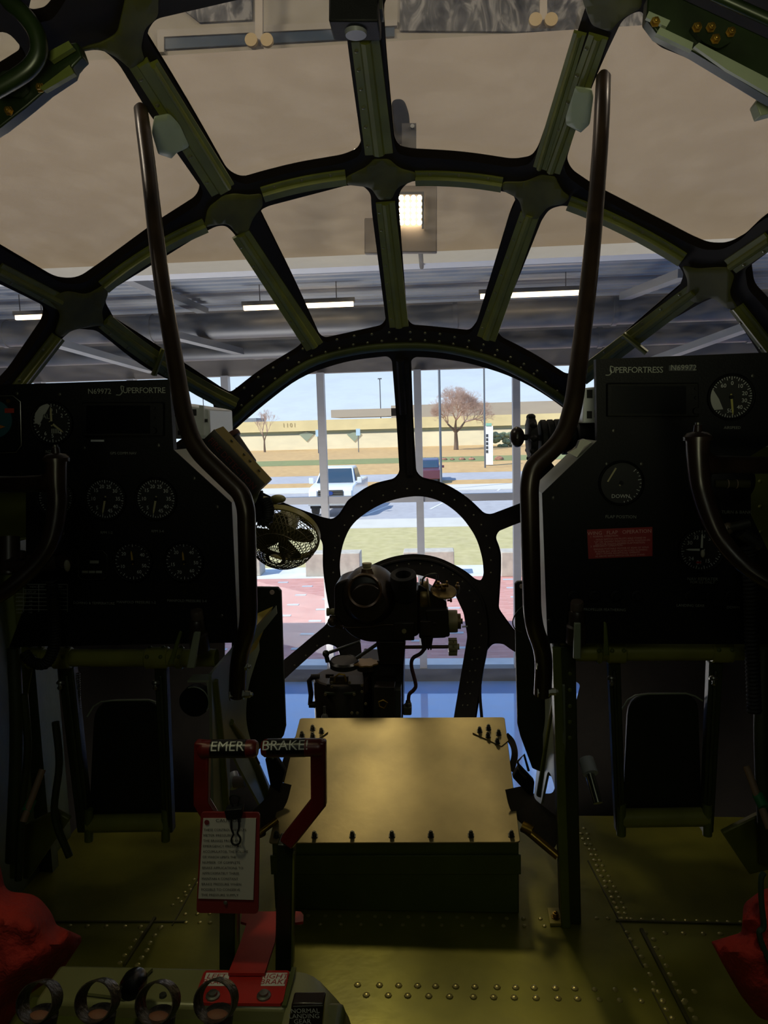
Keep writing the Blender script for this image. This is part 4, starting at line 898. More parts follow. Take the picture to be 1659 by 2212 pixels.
# ------------------------------------------------------------ avionics boxes behind the panels
AVI = M('light alloy case', '#c3c8cc', .4, .2)
HOLE = M('dark hole', '#15171a', .7)
t = thing('avionics_box', 'light alloy radio chassis sticking out behind the left panel', 'radio', P(410, 950, 1.85))
mb = MB(); mb.slab([(360, 868), (436, 880), (452, 884), (455, 948), (360, 948)], 1.72, .2); mb.build('case', AVI, t, bevel=.003)
mb = MB(); mb.pbox(430, 876, 440, 940, 1.71, .01); mb.build('flange', AVI, t)
mb = MB()
for x0, y0, x1, y1 in ((376, 888, 382, 900), (388, 915, 399, 930), (415, 884, 424, 898), (442, 905, 448, 912), (384, 930, 396, 940)): mb.pbox(x0, y0, x1, y1, 1.717, .002)
o = mb.build('vent_holes', HOLE, t); o['kind'] = 'stuff'
t = thing('avionics_box', 'light alloy radio chassis seen between the right grab rail and right panel', 'radio', P(1280, 915, 1.7))
mb = MB(); mb.slab([(1262, 838), (1320, 832), (1320, 912), (1258, 914)], 1.66, .2); mb.build('case', AVI, t, bevel=.003)
mb = MB()
for x0, y0, x1, y1 in ((1268, 842, 1280, 860), (1284, 838, 1291, 858), (1268, 888, 1279, 904), (1284, 886, 1291, 902)): mb.pbox(x0, y0, x1, y1, 1.657, .002)
o = mb.build('vent_holes', HOLE, t); o['kind'] = 'stuff'
t = thing('panel_bracket', 'bright folded metal bracket on the sloping corner of the right panel', 'bracket', P(1250, 960, 1.5))
mb = MB(); mb.slab([(1228, 978), (1234, 974), (1246, 968), (1252, 952), (1262, 948), (1278, 955), (1262, 965), (1246, 988)], YP+.02, .02); mb.build('folded_plate', STEEL, t)
# ------------------------------------------------------------ grab rails
RAILM = M('worn brown black tube', '#2b2018', .32, .25, .35, 16)
def rail(path, lab, bolts):
    pts = fillet([P(*p) for p in path], .12, 7); N = len(pts); rs = []
    for i in range(N):
        rs.append(.0165)
    rs[0] = .009; pts.insert(1, pts[0].lerp(pts[1], .12)); rs.insert(1, .0155)
    base = pts[-1]; t = thing('grab_rail', lab, 'grab rail', V((base.x, base.y, base.z)), 'bent tube grab rails')
    mb = MB(); mb.tube(pts, rs, 16); mb.build('tube', RAILM, t, sharp=50)
    for (x, y, Y) in bolts:
        mb = MB(); mb.bolt(P(x, y, Y), (1, 0, 0), .007, .014); mb.build('bolt', STEEL, t)
    return t
tD = D(345, 262, .06).y
rail([(303, 228, 1.72), (318, 340, 1.66), (346, 590, 1.52), (398, 900, 1.34), (420, 968, 1.31), (522, 1066, 1.30), (532, 1100, 1.30), (538, 1352, 1.32), (516, 1418, 1.36), (512, 1502, 1.38)], 'bent dark tube grab rail curving down past the left instrument panel', [(520, 1440, 1.36), (497, 1502, 1.37), (525, 1500, 1.37)])
rail([(1304, 156, 1.70), (1298, 300, 1.66), (1278, 560, 1.52), (1240, 870, 1.34), (1218, 948, 1.31), (1150, 1010, 1.30), (1143, 1050, 1.30), (1150, 1345, 1.32), (1176, 1412, 1.36), (1172, 1500, 1.38)], 'bent dark tube grab rail curving down past the right instrument panel', [(1158, 1434, 1.36), (1160, 1494, 1.37), (1184, 1494, 1.37)])
# ------------------------------------------------------------ control yokes
def yoke(parts, lab, cap, hub):
    t = thing('control_yoke', lab, 'control wheel', P(*hub), 'pilots control yokes')
    for nm, path, r in parts:
        mb = MB(); pts = smooth_path([P(*p) for p in path], 6); n_ = len(pts)
        rr = [r[0]+(r[1]-r[0])*i/(n_-1) for i in range(n_)]; mb.tube(pts, rr, 16); mb.build(nm, GLOSSB, t, sharp=50)
    mb = MB(); c = P(*cap); mb.lathe([(.0215, -.004), (.022, .002), (.016, .008), (.007, .010), (.006, .020), (.003, .021)], c, (0, 0, 1), 20); mb.build('grip_cap', GLOSSB, t)
    mb = MB(); mb.cyl(c+V((0, 0, .018)), c+V((0, 0, .024)), .004, n=10); mb.build('switch', STEEL_D, t)
    return t
yoke([('grip', [(122, 990, 1.2), (122, 1040, 1.2), (124, 1090, 1.2), (112, 1160, 1.19), (80, 1215, 1.18), (20, 1270, 1.16), (-60, 1320, 1.14)], (.0175, .0125)), ('arm', [(118, 1030, 1.2), (98, 1044, 1.21), (50, 1046, 1.24), (-80, 1050, 1.28)], (.0165, .0135))], 'black half wheel control yoke in front of the left panel', (122, 992, 1.2), (60, 1045, 1.24))
yoke([('grip', [(1507, 945, 1.2), (1508, 990, 1.2), (1514, 1050, 1.2), (1532, 1110, 1.19), (1562, 1170, 1.18), (1620, 1230, 1.16), (1720, 1290, 1.14)], (.0185, .0115)), ('arm', [(1510, 985, 1.2), (1535, 1002, 1.21), (1580, 1004, 1.24), (1740, 1006, 1.28)], (.0165, .0135))], 'black half wheel control yoke in front of the right panel', (1507, 946, 1.2), (1600, 1004, 1.24))
# stubs where each yoke column enters the panel side
t = thing('column_hub', 'dark hydraulic knob cluster with ivory button on the left yoke column', 'control hub', P(60, 1215, 1.42))
mb = MB(); mb.cyl(P(20, 1222, 1.42), P(128, 1212, 1.42), .018, n=16); mb.cyl(P(20, 1160, 1.44), P(20, 1240, 1.42), .02, n=12); mb.build('cylinder', M('dark brown enamel', '#2c221a', .4), t)
mb = MB(); mb.cyl(P(46, 1205, 1.4), P(46, 1190, 1.4), .008, n=12); mb.cyl(P(80, 1192, 1.4), P(120, 1188, 1.4), .009, n=12); mb.build('fitting', GLOSSB, t)
mb = MB(); mb.ball(P(145, 1222, 1.40), (.006, .006, .012), 10); mb.build('button', MATS['ivory'], t)
mb = MB(); mb.cyl(P(128, 1212, 1.42), P(143, 1216, 1.4), .012, n=14); mb.build('collar', GLOSSB, t)
t = thing('column_hub', 'small steel fitting cluster at the right edge beside the right panel', 'control hub', P(1600, 1140, 1.42))
mb = MB(); mb.cyl(P(1568, 1142, 1.42), P(1618, 1130, 1.42), .009, n=12); mb.cyl(P(1600, 1150, 1.42), P(1640, 1180, 1.42), .012, n=12); mb.build('cylinder', STEEL_D, t)
mb = MB(); mb.ball(P(1572, 1142, 1.42), (.011, .009, .012), 10); mb.build('knob', M('tarnished knob', '#77685a', .35, .5), t)
def coilcord(path, r, turns, tr, lab, name='coiled_cord', mat=RUBBER):
    pts = smooth_path([P(*p) for p in path], 10); mb = MB(); L_ = [0]
    for a, b in zip(pts[:-1], pts[1:]): L_.append(L_[-1]+(b-a).length)
    N = turns*10; out = []
    for i in range(N+1):
        s_ = L_[-1]*i/N
        for j in range(len(pts)-1):
            if L_[j+1] >= s_-1e-9: k = (s_-L_[j])/max(1e-9, L_[j+1]-L_[j]); q = pts[j].lerp(pts[j+1], k); d = (pts[j+1]-pts[j]).normalized(); break
        u = d.cross(V((0, 1, 0))).normalized(); w_ = d.cross(u); a = 2*pi*i/10; out.append(q+(u*cos(a)+w_*sin(a))*r)
    mb.tube(out, tr, 6); return tag(mb.build(name, mat, None), lab, 'cord')
coilcord([(112, 1255, 1.42), (116, 1330, 1.42), (118, 1390, 1.42), (100, 1432, 1.42), (70, 1430, 1.42), (52, 1410, 1.42)], .009, 40, .0035, 'black coiled cord hanging over the left end of the left cross tube')
coilcord([(1615, 1180, 1.40), (1622, 1290, 1.40), (1625, 1420, 1.40), (1630, 1540, 1.40)], .010, 42, .004, 'black coiled cord hanging at the right edge beside the right panel')
# ------------------------------------------------------------ olive side liners beside the panels
LIN = M('olive liner', '#5d6122', .42, .1, .2, 8)
for s, nm, pts in ((-1, 'left', [(-300, 1000), (74, 1000), (74, 1420), (20, 1700), (-300, 1700)]), (1, 'right', [(1598, 930), (1960, 900), (1960, 1500), (1640, 1450), (1598, 1300)])):
    mb = MB(); mb.slab(pts, 1.68, .02)
    for k in range(6):
        x = (pts[1][0]-14) if s < 0 else pts[0][0]+44; mb.dome(P(x, 1040+k*55, 1.68), (0, -1, 0), .005)
    struct(mb.build('wall_liner_'+nm, LIN), 'olive metal liner panel behind the '+nm+' instrument panel', 'wall')
# ------------------------------------------------------------ rudder pedal assemblies
TUBEM = M('bright olive tube enamel', '#85863a', .4, .05, .15, 10)
DKP = M('black green pedal enamel', '#10150d', .5, 0, .3, 10)
def pedals(lab, tube_y, xa, xb, coll, hang, plate, bar, dz=0):
    Y = 1.56; t = thing('rudder_pedal_assembly', lab, 'pedals', P((xa+xb)/2, bar[3]+20, Y), 'rudder pedal assemblies')
    a = P(xa, tube_y, Y); b = P(xb, tube_y-(3 if xa > 800 else 0), Y)
    mb = MB(); mb.cyl(a, b, .0195, n=24); mb.build('cross_tube', TUBEM, t)
    for x0, x1 in coll:
        mb = MB(); c0 = a.lerp(b, (x0-xa)/(xb-xa)); c1 = a.lerp(b, (x1-xa)/(xb-xa)); d = (b-a).normalized(); L_ = (c1-c0).length
        mb.lathe([(.0215, 0), (.0245, .003), (.0245, L_-.003), (.0215, L_)], c0, d, 24); cl = mb.build('collar', TUBEM, t)
        for k in (.2, .8):
            for an in (.4, 1.5):
                mb = MB(); n_ = V((0, -cos(an), sin(an))); mb.dome(c0.lerp(c1, k)+n_*.0245, n_, .005, .004); mb.build('rivet', OLIVE, cl)
    for (x0, y0, x1, y1, w_) in hang:
        mb = MB(); h = w_/2; q = [P(x0-h, y0, Y), P(x0+h, y0, Y), P(x1+h*.8, y1, Y+.02), P(x1-h*.8, y1, Y+.02)]; mb.hexa(q, [v+V((0, .025, 0)) for v in q])
        h *= .3; q = [P(x0-h, y0+20, Y-.006), P(x0+h, y0+20, Y-.006), P(x1+h, y1-10, Y+.014), P(x1-h, y1-10, Y+.014)]; mb.hexa(q, [v+V((0, .01, 0)) for v in q])
        hg = mb.build('hanger', OLIVE_D, t, bevel=.003)
        mb = MB(); c = P(x0-8, y0+30, Y-.012); mb.lathe([(.006, 0), (.009, .004), (.009, .008), (.004, .010), (.004, .014), (.006, .017), (.003, .021)], c, (0, -.5, -.85), 12); mb.build('grease_nipple', STEEL, hg)
    x0, y0, x1, y1 = plate
    o = round_poly([(x0+8, y0, 46), (x1-4, y0-2, 40), (x1+4, y1, 12), (x0-4, y1, 12)])
    o = [(p[0], p[1]) for p in o]; mb = MB(); mb.slab(o, Y+.04, .012); pp = mb.build('pedal_plate', DKP, t, bevel=.002)
    mb = MB(); mb.tube([P(x, y, Y+.04) for x, y in ((x0-8, y0+34), (x0+6, y0+12), (x0+22, y0+2), (x0+50, y0-1), (x1-30, y0-2), (x1-10, y0+4), (x1+6, y0+14))], .0018, 6); mb.build('plate_rim', OLIVE_L, pp)
    x0, y0, x1, y1 = bar; a = P(x0, (y0+y1)/2, Y+.03); b = P(x1, (y0+y1)/2-3, Y+.03); mb = MB(); mb.cyl(a, b, S((y1-y0)/2, Y), n=20); mb.build('foot_bar', TUBEM, t)
    for x in (x0, x1):
        mb = MB(); mb.cyl(P(x, y0-10, Y+.02), P(x, y1+16, Y+.02), .010, n=14); mb.build('foot', OLIVE, t)
    return t
tp1 = pedals('olive rudder pedal frame hanging under the left instrument panel', 1421, 62, 468, ((62, 96), (118, 156), (318, 366), (382, 398)), ((140, 1440, 180, 1800, 34), (345, 1440, 362, 1800, 26)), (196, 1514, 352, 1764), (192, 1758, 358, 1800))
tp2 = pedals('olive rudder pedal frame hanging under the right instrument panel', 1409, 1202, 1612, ((1202, 1232), (1310, 1352), (1536, 1582), (1288, 1300)), ((1328, 1430, 1342, 1800, 26), (1548, 1430, 1530, 1800, 30)), (1350, 1500, 1512, 1748), (1342, 1746, 1528, 1788))
coilcord([(166, 1452, 1.58), (168, 1530, 1.58)], .006, 16, .0015, 'small return spring behind the left pedal hanger', 'return_spring', STEEL_D)
# slanting post, lever and round dial between pedals and bracket, both sides
def toggle(lab, cx, cy, flip):
    t = thing('brake_cylinder', lab, 'hydraulic fitting', P(cx, cy+80, 1.46), 'fittings at the inner ends of the cross tubes')
    mb = MB(); mb.lathe([(.001, .0), (.0115, .001), (.013, .004), (.013, .022), (.010, .026)], P(cx, cy, 1.45), (0, .25, -1), 18); mb.build('cap', M('brown cap', '#4d4238', .5), t)
    mb = MB(); mb.lathe([(.012, 0), (.016, .006), (.016, .03), (.020, .034), (.020, .07)], P(cx, cy+20, 1.45), (0, .2, -1), 18); mb.build('body', MATS['dark brown enamel'], t)
    mb = MB(); q = [P(cx-6, cy+48, 1.42), P(cx+8, cy+48, 1.42), P(cx+(8 if flip else -4), cy+126, 1.42), P(cx-(8 if flip else 22), cy+126, 1.42)]; mb.hexa(q, [v+V((0, .008, 0)) for v in q]); mb.build('link', OLIVE_L, t, bevel=.002)
    x = cx-45 if not flip else cx+50
    mb = MB(); q = [P(x+8, cy+45, 1.43), P(x+14, cy+48, 1.43), P(x+(-6 if not flip else 20), cy+118, 1.43), P(x-(18 if not flip else -8), cy+118, 1.43)]; mb.hexa(q, [v+V((0, .006, 0)) for v in q]); mb.build('lever', OLIVE, t, bevel=.002)
toggle('brown capped fitting standing at the inner end of the left cross tube', 424, 1318, False)
toggle('brown capped fitting standing at the inner end of the right cross tube', 1247, 1298, True)
t = thing('dial_case', 'round black case with pale rim under the inner end of the left cross tube', 'case', P(420, 1560, 1.52))
mb = MB(); mb.lathe([(.030, 0), (.033, .004), (.033, .03)], P(418, 1518, 1.5), (0, 1, 0), 30); mb.build('case', BLACK, t)
mb = MB(); mb.tube([P(418+33*cos(radians(a)), 1518+34*sin(radians(a)), 1.497) for a in range(-110, 40, 10)], .0012, 6); mb.build('rim', OLIVE_L, t)
mb = MB(); mb.pbox(405, 1470, 452, 1474, 1.5, .04); mb.slab([(446, 1474), (450, 1474), (456, 1534), (452, 1534)], 1.5, .03); mb.build('bracket', OLIVE_L, t)
# ------------------------------------------------------------ armour plates and shelf brackets
ARM = M('black green armour plate', '#161d10', .55, 0, .3, 6)
def hole_ring(px, py, Y, parent):
    mb = MB(); mb.lathe([(.006, 0), (.006, .001)], P(px, py, Y)-V((0, .0015, 0)), (0, -1, 0), 16); mb.build('hole', M('daylight hole', '#c9b8b4', .6), parent)
t = thing('armour_plate', 'dark upright armour plate left of the bombsight, with a corner hole', 'armour plate', P(600, 1610, 1.8), 'armour plates')
mb = MB(); mb.slab([(500, 1275), (545, 1268), (600, 1269), (607, 1277), (612, 1440), (617, 1570), (612, 1590), (596, 1612), (500, 1625)], 1.8, .012); mb.build('plate', ARM, t, bevel=.002); hole_ring(588, 1279, 1.8, t)
t = thing('armour_plate', 'dark upright armour plate right of the bombsight, with a corner hole', 'armour plate', P(1170, 1650, 1.8), 'armour plates')
mb = MB(); mb.slab([(1112, 1262), (1117, 1256), (1240, 1252), (1240, 1700), (1150, 1660), (1124, 1590), (1118, 1565), (1114, 1400)], 1.8, .012); mb.build('plate', ARM, t, bevel=.002); hole_ring(1127, 1266, 1.8, t)
mb = MB(); mb.tube(smooth_path([P(x, y, 1.78) for x, y in ((1142, 1300), (1120, 1318), (1108, 1340), (1112, 1358), (1128, 1366))]), .0015, 6); tag(mb.build('safety_wire', STEEL_D), 'thin wire loop at the edge of the right armour plate', 'wire')
t = thing('shelf_bracket', 'pale green folded metal shelf sloping beside the left grab rail', 'bracket', P(540, 1440, 1.7))
mb = MB(); mb.hexa([P(535, 1345, 1.62), P(556, 1325, 1.75), P(590, 1310, 1.78), P(548, 1358, 1.60)], [P(530, 1400, 1.62), P(545, 1420, 1.75), P(560, 1385, 1.78), P(516, 1428, 1.60)]); mb.build('shelf_top', M('mustard shelf', '#8c7f33', .4, .2), t)
mb = MB(); mb.slab([(596, 1309), (598, 1326), (556, 1378), (512, 1440), (509, 1416), (546, 1366)], 1.6, .006); mb.build('shelf_edge', GREYP, t)
# web brackets that carry cross tube and rail
WEB = M('grey green web plate', '#77806a', .35, .25, .15, 8)
t = thing('web_bracket', 'grey green pressed web bracket below the left grab rail', 'bracket', P(500, 1760, 1.5))
def wl_(x, y, dx=0): return PX(x, y, -.452)+V((dx, 0, 0))
mb = MB(); mb.prism([wl_(*p) for p in round_poly([(457, 1456, 4), (470, 1440, 4), (502, 1404, 4), (548, 1340, 4), (585, 1315, 4), (578, 1350, 10), (535, 1485, 30), (530, 1560, 40), (548, 1620, 20), (598, 1730, 8), (590, 1748, 8), (565, 1745, 10), (508, 1640, 20), (497, 1600, 10), (496, 1760, 4), (462, 1760, 4)])], (-.006, 0, 0)); mb.build('web', WEB, t)
for nm, p in (('rib', ((463, 1470, 18), (475, 1600, 24), (488, 1780, 24))), ('rib', ((498, 1560, 16), (545, 1640, 30), (584, 1738, 30)))):
    mb = MB(); pts = [wl_(x, y) for x, y, _ in p]; mb.tube(smooth_path(pts, 5), [S(p[0][2]/2, 1.5)+(S(p[2][2]/2, 1.5)-S(p[0][2]/2, 1.5))*i/10 for i in range(11)], 12); mb.build(nm, LIN, t)
t = thing('web_bracket', 'grey green pressed web bracket below the right grab rail', 'bracket', P(1190, 1760, 1.5))
def wr_(x, y, dx=0): return PX(x, y, .258)+V((dx, 0, 0))
mb = MB(); mb.prism([wr_(*p) for p in round_poly([(1183, 1395, 4), (1208, 1440, 4), (1214, 1480, 4), (1216, 1600, 4), (1208, 1760, 8), (1196, 1690, 20), (1184, 1660, 20), (1168, 1740, 8), (1153, 1722, 8), (1162, 1640, 20), (1178, 1560, 20), (1177, 1500, 10), (1176, 1430, 6)])], (.006, 0, 0)); mb.build('web', WEB, t)
mb = MB(); mb.tube(smooth_path([wr_(1205, 1470), wr_(1188, 1570), wr_(1166, 1715)], 5), [.004+.0006*i for i in range(11)], 12); mb.build('rib', OLIVE, t)
# upright post at the right
t = thing('support_post', 'tall olive channel post standing on the floor by the right pedals', 'post', PZ(1230, 1995, FZ))
mb = MB(); b0 = PZ(1233, 1998, FZ); Yp = b0.y; topz = P(1222, 1395, Yp).z; xw = S(48, Yp)
tx_ = P(1222, 1395, Yp).x; q0 = [V((tx_-xw*.55, Yp, topz)), V((tx_+xw*.45, Yp, topz)), V((tx_+xw*.45, Yp+.05, topz)), V((tx_-xw*.55, Yp+.05, topz))]; q1 = [V((b0.x-xw*.5+.005, Yp, FZ)), V((b0.x+xw*.5, Yp, FZ)), V((b0.x+xw*.5, Yp+.05, FZ)), V((b0.x-xw*.5+.005, Yp+.05, FZ))]; mb.hexa(q0, q1); mb.build('web_face', OLIVE_D, t, bevel=.003)
mb = MB(); q0b = [q0[0]-V((.004, .012, 0)), q0[0]+V((.014, -.012, 0)), q0[0]+V((.014, .0, 0)), q0[0]-V((.004, 0, 0))]; q1b = [q1[0]-V((.004, .012, 0)), q1[0]+V((.016, -.012, 0)), q1[0]+V((.016, 0, 0)), q1[0]-V((.004, 0, 0))]; mb.hexa(q0b, q1b); mb.build('flange', OLIVE, t, bevel=.002)
for k in range(5):
    mb = MB(); mb.dome(q0[1]+V((-.012, -.001, -.06-k*.035)), (0, -1, 0), .005); mb.build('rivet', OLIVE, t)
mb = MB(); mb.lathe([(.012, 0), (.013, .006), (.008, .010)], P(1214, 1388, Yp-.0), (0, -.3, 1), 16); mb.build('bolt', STEEL_D, t)
t = thing('foot_plate', 'small square olive plate with a hex bolt on the floor by the right post', 'plate', PZ(1204, 1984, FZ))
mb = MB(); mb.prism([PZ(x, y, FZ+.001) for x, y in ((1183, 1966), (1219, 1966), (1220, 2000), (1188, 2000))], (0, 0, .006)); mb.build('plate', M('bright olive plate', '#a3974a', .35, .4), t)
mb = MB(); mb.bolt(PZ(1200, 1981, FZ+.007), (0, 0, 1), .007, .010); mb.build('bolt', BRASS, t)
# ------------------------------------------------------------ equipment box with bolted lid
t = thing('floor_box', 'low olive box with a bolted brass toned lid in the middle of the cockpit', 'box', PZ(850, 1940, FZ))
c = [P(648, 1551, 1.93), P(1090, 1549, 1.93), P(1124, 1819, 1.55), P(580, 1821, 1.55)]
nrm = (c[1]-c[0]).cross(c[3]-c[0]).normalized(); nrm = nrm if nrm.z > 0 else -nrm
LID = M('brass toned alodine lid', '#9c8c60', .38, .42, .35, 4, .015, 90)
def lidp(u, v, h=0): return (c[0]*(1-u)+c[1]*u)*(1-v)+(c[3]*(1-u)+c[2]*u)*v+nrm*h
o = round_poly([(0, 0, 18), (1000, 0, 18), (1000, 1000, 18), (0, 1000, 18)])
mb = MB(); mb.prism([lidp(x/1000, y/1000) for x, y in o], nrm*-.004); lid = mb.build('lid', LID, t, bevel=.001)
BOX = M('box green', '#46521f', .5, .1, .2, 6)
mb = MB(); top = [lidp(.02, .03, -.0045), lidp(.985, .03, -.0045), lidp(.995, .985, -.0045), lidp(.01, .985, -.0045)]; mb.hexa(top, [V((p.x, p.y, FZ+.001)) for p in top]); mb.build('body', BOX, t, bevel=.003)
mb = MB(); a, b = top[3], top[2]; mb.hexa([a+V((-.004, -.006, -.03)), b+V((.004, -.006, -.03)), b+V((.004, -.006, -.075)), a+V((-.004, -.006, -.075))], [a+V((-.004, 0, -.03)), b+V((.004, 0, -.03)), b+V((.004, 0, -.075)), a+V((-.004, 0, -.075))]); mb.build('front_rail', BOX, t, bevel=.001)
for px in (593, 678, 762, 849, 934, 1021, 1108):
    mb = MB(); mb.bolt(lidp((px-586)/(1120-586)*.976+.014, .955), nrm, .0055, .011); mb.build('bolt', MATS['dark screw'], lid)
def corner(pts, bl, lb):
    def on(px, py):      # pixel onto lid plane
        r = ray(px, py); return EYE+r*((c[0]-EYE).dot(nrm)/r.dot(nrm))
    mb = MB(); mb.prism([on(*p)+nrm*.001 for p in pts], nrm*.003); pl_ = mb.build('corner_plate', LID, lid)
    for q in bl:
        mb = MB(); mb.bolt(on(*q)+nrm*.004, nrm, .0055, .011); mb.build('bolt', MATS['dark screw'], lid)
corner([(1021, 1585), (1052, 1561), (1088, 1577), (1098, 1602), (1083, 1614)], ((1036, 1582), (1055, 1577), (1054, 1593), (1077, 1588), (1074, 1606)), 'r')
corner([(678, 1564), (709, 1583), (697, 1592), (660, 1612), (645, 1600), (650, 1584)], ((676, 1578), (695, 1584), (653, 1592), (676, 1594)), 'l')
STR = M('brown webbing strap', '#2d2618', .85, 0, .2, 60)
def strap(path, w, lab, parent=None, name='webbing_strap', mat=STR):
    pts = smooth_path([P(*p) for p in path], 6); mb = MB(); N = len(pts)
    for i, p in enumerate(pts):
        d = (pts[min(i+1, N-1)]-pts[max(i-1, 0)]).normalized(); s_ = d.cross(V((.3, -1, .2))).normalized()*w/2; q = d.cross(s_).normalized()*.0015; mb.v += [p-s_-q, p+s_-q, p+s_+q, p-s_+q]
    for i in range(N-1):
        for j in range(4): mb.f.append((i*4+j, i*4+(j+1) % 4, (i+1)*4+(j+1) % 4, (i+1)*4+j))
    mb.f += [(0, 1, 2, 3), tuple((N-1)*4+j for j in range(4))]
    o = mb.build(name, mat, parent)
    if not parent: tag(o, lab, 'strap')
    return o
strap([(1092, 1588, 1.9), (1106, 1604, 1.88), (1112, 1630, 1.84), (1104, 1665, 1.80)], .018, 'brown webbing loop at the far right corner of the brass toned lid')
strap([(648, 1598, 1.9), (632, 1620, 1.88), (622, 1648, 1.84), (612, 1690, 1.8)], .03, 'dark webbing loop at the far left corner of the brass toned lid')
strap([(1118, 1700, 1.66), (1130, 1740, 1.64), (1165, 1772, 1.62), (1212, 1808, 1.6)], .062, 'wide brown harness strap right of the box')
strap([(608, 1690, 1.66), (596, 1730, 1.64), (570, 1760, 1.62), (520, 1800, 1.6)], .05, 'wide brown harness strap left of the box')
def buckle(lab, pts, Y, bar):
    t = thing('harness_buckle', lab, 'buckle', P(pts[2][0], pts[2][1], Y), 'harness buckles')
    mb = MB(); mb.slab(pts, Y, .02); mb.build('body', BLACK, t, bevel=.003)
    mb = MB(); mb.tube([P(x, y, Y-.005) for x, y in bar], .0028, 8); mb.build('bar', STEEL_D, t)
buckle('black harness buckle with bent wire bar right of the box', [(1107, 1680), (1122, 1655), (1155, 1690), (1152, 1722), (1140, 1716)], 1.62, ((1142, 1665), (1132, 1630), (1118, 1645), (1124, 1668), (1136, 1680)))
buckle('black harness buckle hanging left of the box', [(572, 1640), (592, 1630), (616, 1668), (604, 1712), (584, 1700)], 1.62, ((560, 1650), (548, 1625), (566, 1612), (590, 1640)))
def rod(lab, a, b, r, mat, name='control_rod', tip=None):
    t = thing(name, lab, 'rod', P(*b)); mb = MB(); mb.cyl(P(*a), P(*b), r, n=14); mb.build('shaft', mat, t)
    if tip: mb = MB(); mb.cyl(P(*tip[0]), P(*tip[1]), tip[2], n=14); mb.build('sleeve', tip[3], t)
    return t
rod('brass coloured curved rod end right of the box', (1128, 1785, 1.6), (1205, 1850, 1.56), .009, BRASS, tip=((1128, 1785, 1.6), (1150, 1796, 1.59), .012, BRASS))
rod('brass coloured rod end left of the box', (600, 1770, 1.6), (560, 1800, 1.58), .007, BRASS, tip=((568, 1797, 1.59), (560, 1801, 1.58), .010, BRASS))
CHR = M('polished chrome', '#c9cdd2', .15, 1)
rod('polished hydraulic ram shining between the right post and pedals', (1268, 1650, 1.7), (1292, 1735, 1.64), .011, CHR, 'hydraulic_ram', ((1266, 1640, 1.71), (1276, 1672, 1.68), .018, MATS['light alloy case']))
rod('rounded pale pipe fitting seen through the left brake handle', (505, 1690, 1.7), (530, 1688, 1.7), .014, M('pinkish pipe', '#8b7c74', .4), 'pipe_fitting', ((500, 1672, 1.72), (510, 1700, 1.7), .016, MATS['light alloy case']))
GT = M('green tape', '#1c6a3a', .5)
PKW = M('tan cable', '#7d6650', .6)
rod('tan cable end with green tape on the left side wall', (92, 1662, 1.35), (50, 1775, 1.3), .0065, PKW, 'tagged_cable', ((69, 1728, 1.33), (56, 1754, 1.31), .0095, GT))
rod('tan cable end with green tape at the right edge', (1612, 1655, 1.35), (1662, 1790, 1.3), .0065, PKW, 'tagged_cable', ((1636, 1716, 1.33), (1650, 1744, 1.31), .0095, GT))
for lb, pts, Y in (('dark pipe sweeping down in front of the left side wall', ((52, 1500), (60, 1620), (48, 1740), (40, 1900)), 1.4), ('dark cable loop between side wall and left pedals', ((120, 1560), (128, 1650), (118, 1760), (150, 1850)), 1.45)):
    mb = MB(); mb.tube(smooth_path([P(x, y, Y) for x, y in pts]), .008, 8); tag(mb.build('hose', OLIVE_D), lb, 'hose')
# translucent green sheet scraps beside the hangers
# ------------------------------------------------------------ switch box on the left rail
t = thing('switch_box', 'olive brass box with red engraved letters tilted along the left grab rail', 'switch box', P(545, 1080, 1.45))
A0, A1 = P(440, 950, 1.42), P(549, 1068, 1.42); d = (A1-A0).normalized(); sd = V((d.z, 0, -d.x)); sd = sd if sd.x > 0 else -sd
q = [A0-sd*.012, A1-sd*.012, A1+sd*.030, A0+sd*.030]
mb = MB(); back = [v+V((.0, .035, .0))+sd*.010 for v in q]; mb.hexa(q, back); mb.build('case', M('brass olive case', '#8f7b35', .35, .35), t, bevel=.002)
mb = MB(); mb.hexa([v-V((0, .003, 0)) for v in q], [v-V((0, .0005, 0)) for v in q]); fp = mb.build('face_plate', M('dark brown plate', '#231a10', .45), t)
mb = MB(); mb.text('FIRE DETECTION', .017, (A0+A1)/2+sd*.010-V((0, .0035, 0)), d, V((-d.z, 0, d.x))); o = mb.build('face_lettering', M('dull red letters', '#6b2418', .5), fp, smooth=False); o['kind'] = 'stuff'
for k in (.25, .5, .62, .8):
    mb = MB(); mb.lathe([(.003, 0), (.003, .001)], q[3].lerp(q[2], k)+(back[3]-q[3])*.5+sd*.0005, sd, 10); mb.build('hole', HOLE, t)
mb = MB(); mb.slab([(560, 1048), (568, 1042), (552, 1086), (538, 1100), (530, 1094)], 1.46, .004); mb.build('mount', GREYP, t)
t = thing('round_canister', 'dark round canister standing behind the tilted switch box', 'canister', P(520, 990, 1.6))
mb = MB(); mb.lathe([(.022, 0), (.024, .004), (.024, .012), (.0195, .014), (.0175, .08), (.015, .083)], P(493, 940, 1.6), (.42, -.05, -.6), 24); mb.build('body', M('dark brown enamel', '#2c221a'), t)
mb = MB(); mb.lathe([(.0245, .001), (.0255, .006), (.0245, .011)], P(493, 940, 1.6), (.42, -.05, -.6), 24, False); mb.build('band', M('rust band', '#5d2f22', .5), t)
coilcord([(556, 1062, 1.5), (556, 1090, 1.5), (562, 1122, 1.5), (576, 1124, 1.5), (580, 1100, 1.5), (572, 1078, 1.5)], .0095, 26, .0035, 'black coiled cord looping over the fan below the switch box')
